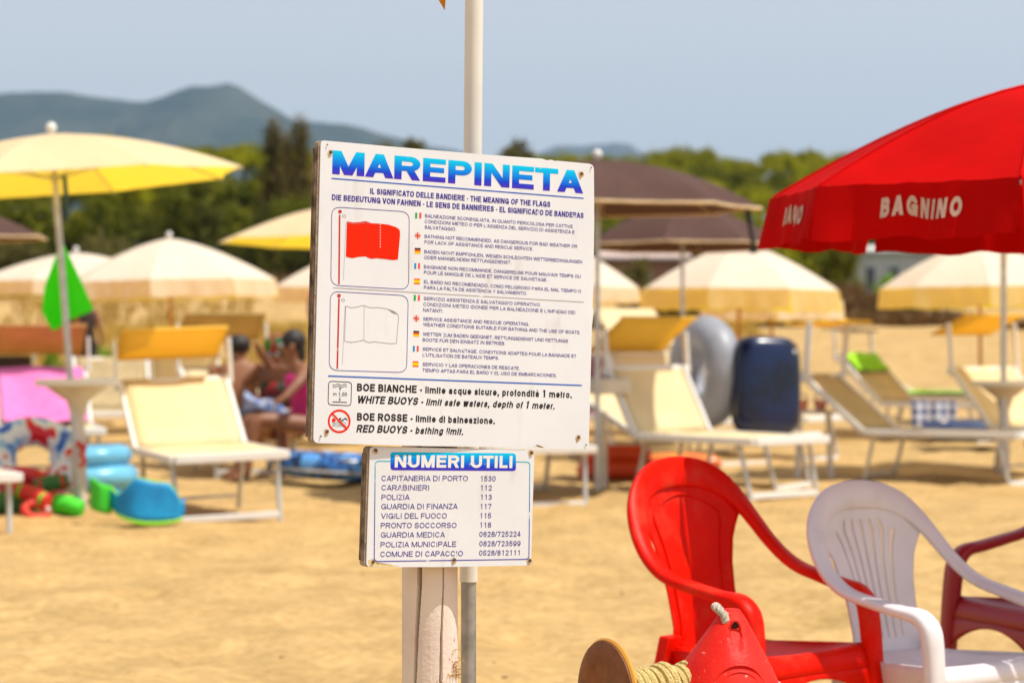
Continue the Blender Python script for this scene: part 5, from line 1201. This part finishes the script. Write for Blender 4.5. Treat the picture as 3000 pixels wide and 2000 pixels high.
def dust(m, col, lo_=.55, hi_=.75, scale=14, amt=.5):
    nt = m.node_tree; n = nt.nodes; l = nt.links; b = n['Principled BSDF']; tc = [k for k in n if k.type == 'TEX_COORD'][0]
    src = b.inputs['Base Color'].links[0].from_socket
    nz = n.new('ShaderNodeTexNoise'); nz.inputs['Scale'].default_value = scale; nz.inputs['Detail'].default_value = 12; nz.inputs['Roughness'].default_value = .68; l.new(tc.outputs['Object'], nz.inputs['Vector'])
    r_ = n.new('ShaderNodeValToRGB'); r_.color_ramp.elements[0].position = lo_; r_.color_ramp.elements[1].position = hi_; r_.color_ramp.elements[1].color = (amt, amt, amt, 1); l.new(nz.outputs['Fac'], r_.inputs['Fac'])
    mx = n.new('ShaderNodeMix'); mx.data_type = 'RGBA'; mx.inputs[7].default_value = (*col, 1); l.new(r_.outputs[0], mx.inputs[0]); l.new(src, mx.inputs[6]); l.new(mx.outputs[2], b.inputs['Base Color'])
dust(M_redp_, (.62, .10, .05), .50, .72, 9, .45); dust(M_whp, (.50, .42, .34), .52, .75, 9, .35)
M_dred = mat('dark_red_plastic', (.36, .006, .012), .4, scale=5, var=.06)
chair('red plastic armchair with solid back, half in shade', X(2222, 5.92), 5.92, -.045, -138, M_redp_, xs=.85)
chair('white plastic armchair with slatted back beside the red one', X(2750, 6.0), 6.0, -.05, -142, M_whp, True, zs=.93, xs=.87)
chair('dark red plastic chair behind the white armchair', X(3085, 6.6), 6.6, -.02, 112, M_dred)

# ------------------------------------------------------------------ buoy and rope reel on a crate, near the camera
BD = 4.72
crz = .335
crate = thing('wooden_crate', 'low weathered crate carrying the buoy and the rope reel', 'crate', (X(1990, BD), BD, gz(X(1990, BD), BD)))
M_crate = mat('weathered_wood', (.30, .22, .14), .85, scale=8, bump=.4)
for k in range(5): MB().box((0, -.2+k*.1, crz-.012), (.62, .085, .02)).obj('plank', M_crate, crate, smooth=False, bevel=.003)
for s in (-1, 1):
    for k in range(3): MB().box((0, s*.245, crz-.07-k*.12), (.62, .018, .09)).obj('plank', M_crate, crate, smooth=False, bevel=.003)
    for q in (-1, 1): MB().box((s*.29, q*.215, crz/2-.05), (.035, .035, crz+.05)).obj('corner_post', M_crate, crate, smooth=False)
M_buoy = mat('red_buoy_plastic', (.70, .010, .005), .52, scale=14, col2=(.80, .022, .010), spec=.2, bump=.12, bscale=160, detail=8)
dust(M_buoy, (.80, .62, .52), .63, .70, 60, .6)
by_ = thing('marker_buoy', 'weathered red cone shaped buoy with a rope through its eye', 'buoy', (X(2116, BD), BD, crz), (R(4), R(3), R(12)))
ht = Z(1778, BD)-crz
prof = [(.02, -.0), (.085, .006), (.118, .03), (.130, .06), (.126, ht*.24), (.113, ht*.40), (.088, ht*.58), (.062, ht*.74), (.042, ht*.86), (.028, ht*.94), (.015, ht)]
pp = smoothpath([(a, b_, 0) for a, b_ in prof], 4)
bz = MB().lathe([(p.x, p.y) for p in pp], 64)
for i, v in enumerate(bz.v):     # flatten the tip into the eye lug, recess a slot below it
    if v.z > ht*.55:
        k = (v.z/ht-.55)/.45; v.y *= 1-.45*k*k
    a = math.atan2(v.x, -v.y)
    if v.y < 0 and ht*.72 < v.z < ht*.90 and abs(v.x) < .011: v.y += .006
    v.x *= 1.0
bz.obj('buoy_body', M_buoy, by_)
MB().tube([(.014*math.cos(k*.4), -.028-.0, ht*.81+.034*math.sin(k*.4)) for k in range(16)], .0022, 5, closed=True).obj('slot_moulding', M_buoy, by_)
MB().ball((0, -.0215, ht*.90), .0095, 10, 6, (1, .6, 1)).obj('eye_hole_shade', mat('painted_eye_shade', (.05, .01, .01), .9), by_)  # dark ball standing in for the shade inside the eye
for rr_, th_ in ((.052, .0022), (.040, .0015)):
    pts = []
    for k in range(28):
        a = k*2*math.pi/28; xx = rr_*math.cos(a); zc_ = ht*.46+rr_*math.sin(a)
        rad = .124+( .068-.124)*max(0, (zc_/ht-.28)/.46) if zc_ > ht*.28 else .126
        pts.append((xx, -math.sqrt(max(1e-4, rad*rad-xx*xx))-.0005, zc_))
    MB().tube(pts, th_, 5, closed=True).obj('moulded_ring', M_buoy, by_)
def on_buoy(xx, zz_):
    rad = .124+(.068-.124)*max(0, (zz_/ht-.28)/.46) if zz_ > ht*.28 else .126
    return (xx, -math.sqrt(max(1e-4, rad*rad-xx*xx))-.001, zz_)
for ax, az, bx_, bz2 in ((-.028, -.012, -.006, .020), (.002, .018, .026, -.014), (-.030, -.018, .020, -.020), (-.012, 0, .012, .002), (.004, -.012, .016, -.024)):
    MB().tube([on_buoy(ax, ht*.46+az), on_buoy((ax+bx_)/2, ht*.46+(az+bz2)/2), on_buoy(bx_, ht*.46+bz2)], .002, 5).obj('moulded_mark', M_buoy, by_)
M_rope = mat('old_rope', (.68, .60, .48), .9, scale=200, bump=.8, bscale=400); M_yrope = mat('yellow_rope', (.72, .55, .20), .8, scale=150, bump=.8, bscale=300)
rp_ = thing('rope_loop', 'short frayed white rope looped through the buoy eye', 'rope', (X(2116, BD), BD, crz))
def strands(path, r, n, parent, m, name='strand', turns=10):
    P = smoothpath(path, 6)
    for s in range(n):
        pts = []
        for i, p in enumerate(P):
            a = i/len(P)*turns*6.283+s*6.283/n; tg = (P[min(i+1, len(P)-1)]-P[max(0, i-1)]).normalized(); o1 = tg.orthogonal().normalized(); o2 = tg.cross(o1); pts.append(p+(o1*math.cos(a)+o2*math.sin(a))*r*.5)
        MB().tube(pts, r*.55, 6).obj(name, m, parent)
strands([(-.006, .012, ht*.985+.002), (-.014, -.004, ht+.002), (-.006, -.020, ht*.985), (.002, -.030, ht*.95), (.003, -.031, ht*.91), (.002, -.024, ht*.885)], .0085, 3, rp_, M_rope, turns=3)
wb = thing('white_float', 'small white float just behind the red buoy', 'float', (X(2262, BD)+.02, BD+.13, crz+.035))
wb.scale = (.75, .75, .75)
MB().lathe([(.01, -.075), (.05, -.06), (.072, -.02), (.072, .02), (.05, .06), (.012, .075)], 20).obj('float_body', M_white, wb)
MB().tube([(.014*math.cos(k*.6), 0, .082+.014*math.sin(k*.6)) for k in range(11)], .004, 6).obj('eye', M_white, wb)
# reel
RD = 4.62
rl = thing('rope_reel', 'wooden reel with brown disc and coiled yellow rope', 'reel', (X(1782, RD), RD, crz+.11), (0, 0, R(27)))
M_disc = mat('brown_disc', (.17, .05, .012), .6, scale=20, col2=(.28, .09, .02), bump=.3, bscale=80); M_lit_edge = mat('painted_lit_edge', (.62, .28, .03), .5)  # rim coloured bright amber to stand for its sunlit edge
MY = Matrix.Rotation(R(90), 4, 'Y')
Rd = .108
MB().lathe([(.001, -.008), (Rd*.62, -.008), (Rd*.66, -.011), (Rd*.9, -.011), (Rd, -.008), (Rd, 0.0), (.001, .0)], 48, MY).obj('disc', M_disc, rl)
MB().tube([(0.0, Rd*math.cos(k*math.pi/24), Rd*math.sin(k*math.pi/24)) for k in range(48)], .0055, 6, closed=True).obj('disc_edge', M_lit_edge, rl)
MB().lathe([(Rd*.85, .27), (Rd*.85, .28)], 40, MY).obj('far_disc', M_disc, rl)
MB().lathe([(.03, 0), (.03, .27)], 16, MY).obj('drum', M_crate, rl)
hel = []; turns = 16
for i in range(turns*18):
    a = i/18*6.283; rad = .047+.007*noise.noise(Vector((i*.021, 3, 1)))*2+.003*math.sin(i*.11); hel.append((.012+.25*i/(turns*18)+.012*noise.noise(Vector((i*.035, 9, 1))), rad*math.cos(a), rad*math.sin(a)))
MB().tube(hel, .0085, 7).obj('rope_coil', M_yrope, rl)

# ------------------------------------------------------------------ haze
hz = MB().box((0, 6000, 590), (30000, 20400, 1184)).obj('haze', None, None, smooth=False)
mh = bpy.data.materials.new('haze'); mh.use_nodes = True; n = mh.node_tree.nodes; n.remove(n['Principled BSDF']); pv_ = n.new('ShaderNodeVolumePrincipled')
pv_.inputs['Density'].default_value = 5.5e-5; pv_.inputs['Color'].default_value = (.42, .66, 1, 1); pv_.inputs['Anisotropy'].default_value = .2
mh.node_tree.links.new(pv_.outputs[0], n['Material Output'].inputs['Volume']); hz.data.materials.clear(); hz.data.materials.append(mh)
tag(hz, 'thin summer haze over beach and hills', kind='stuff')
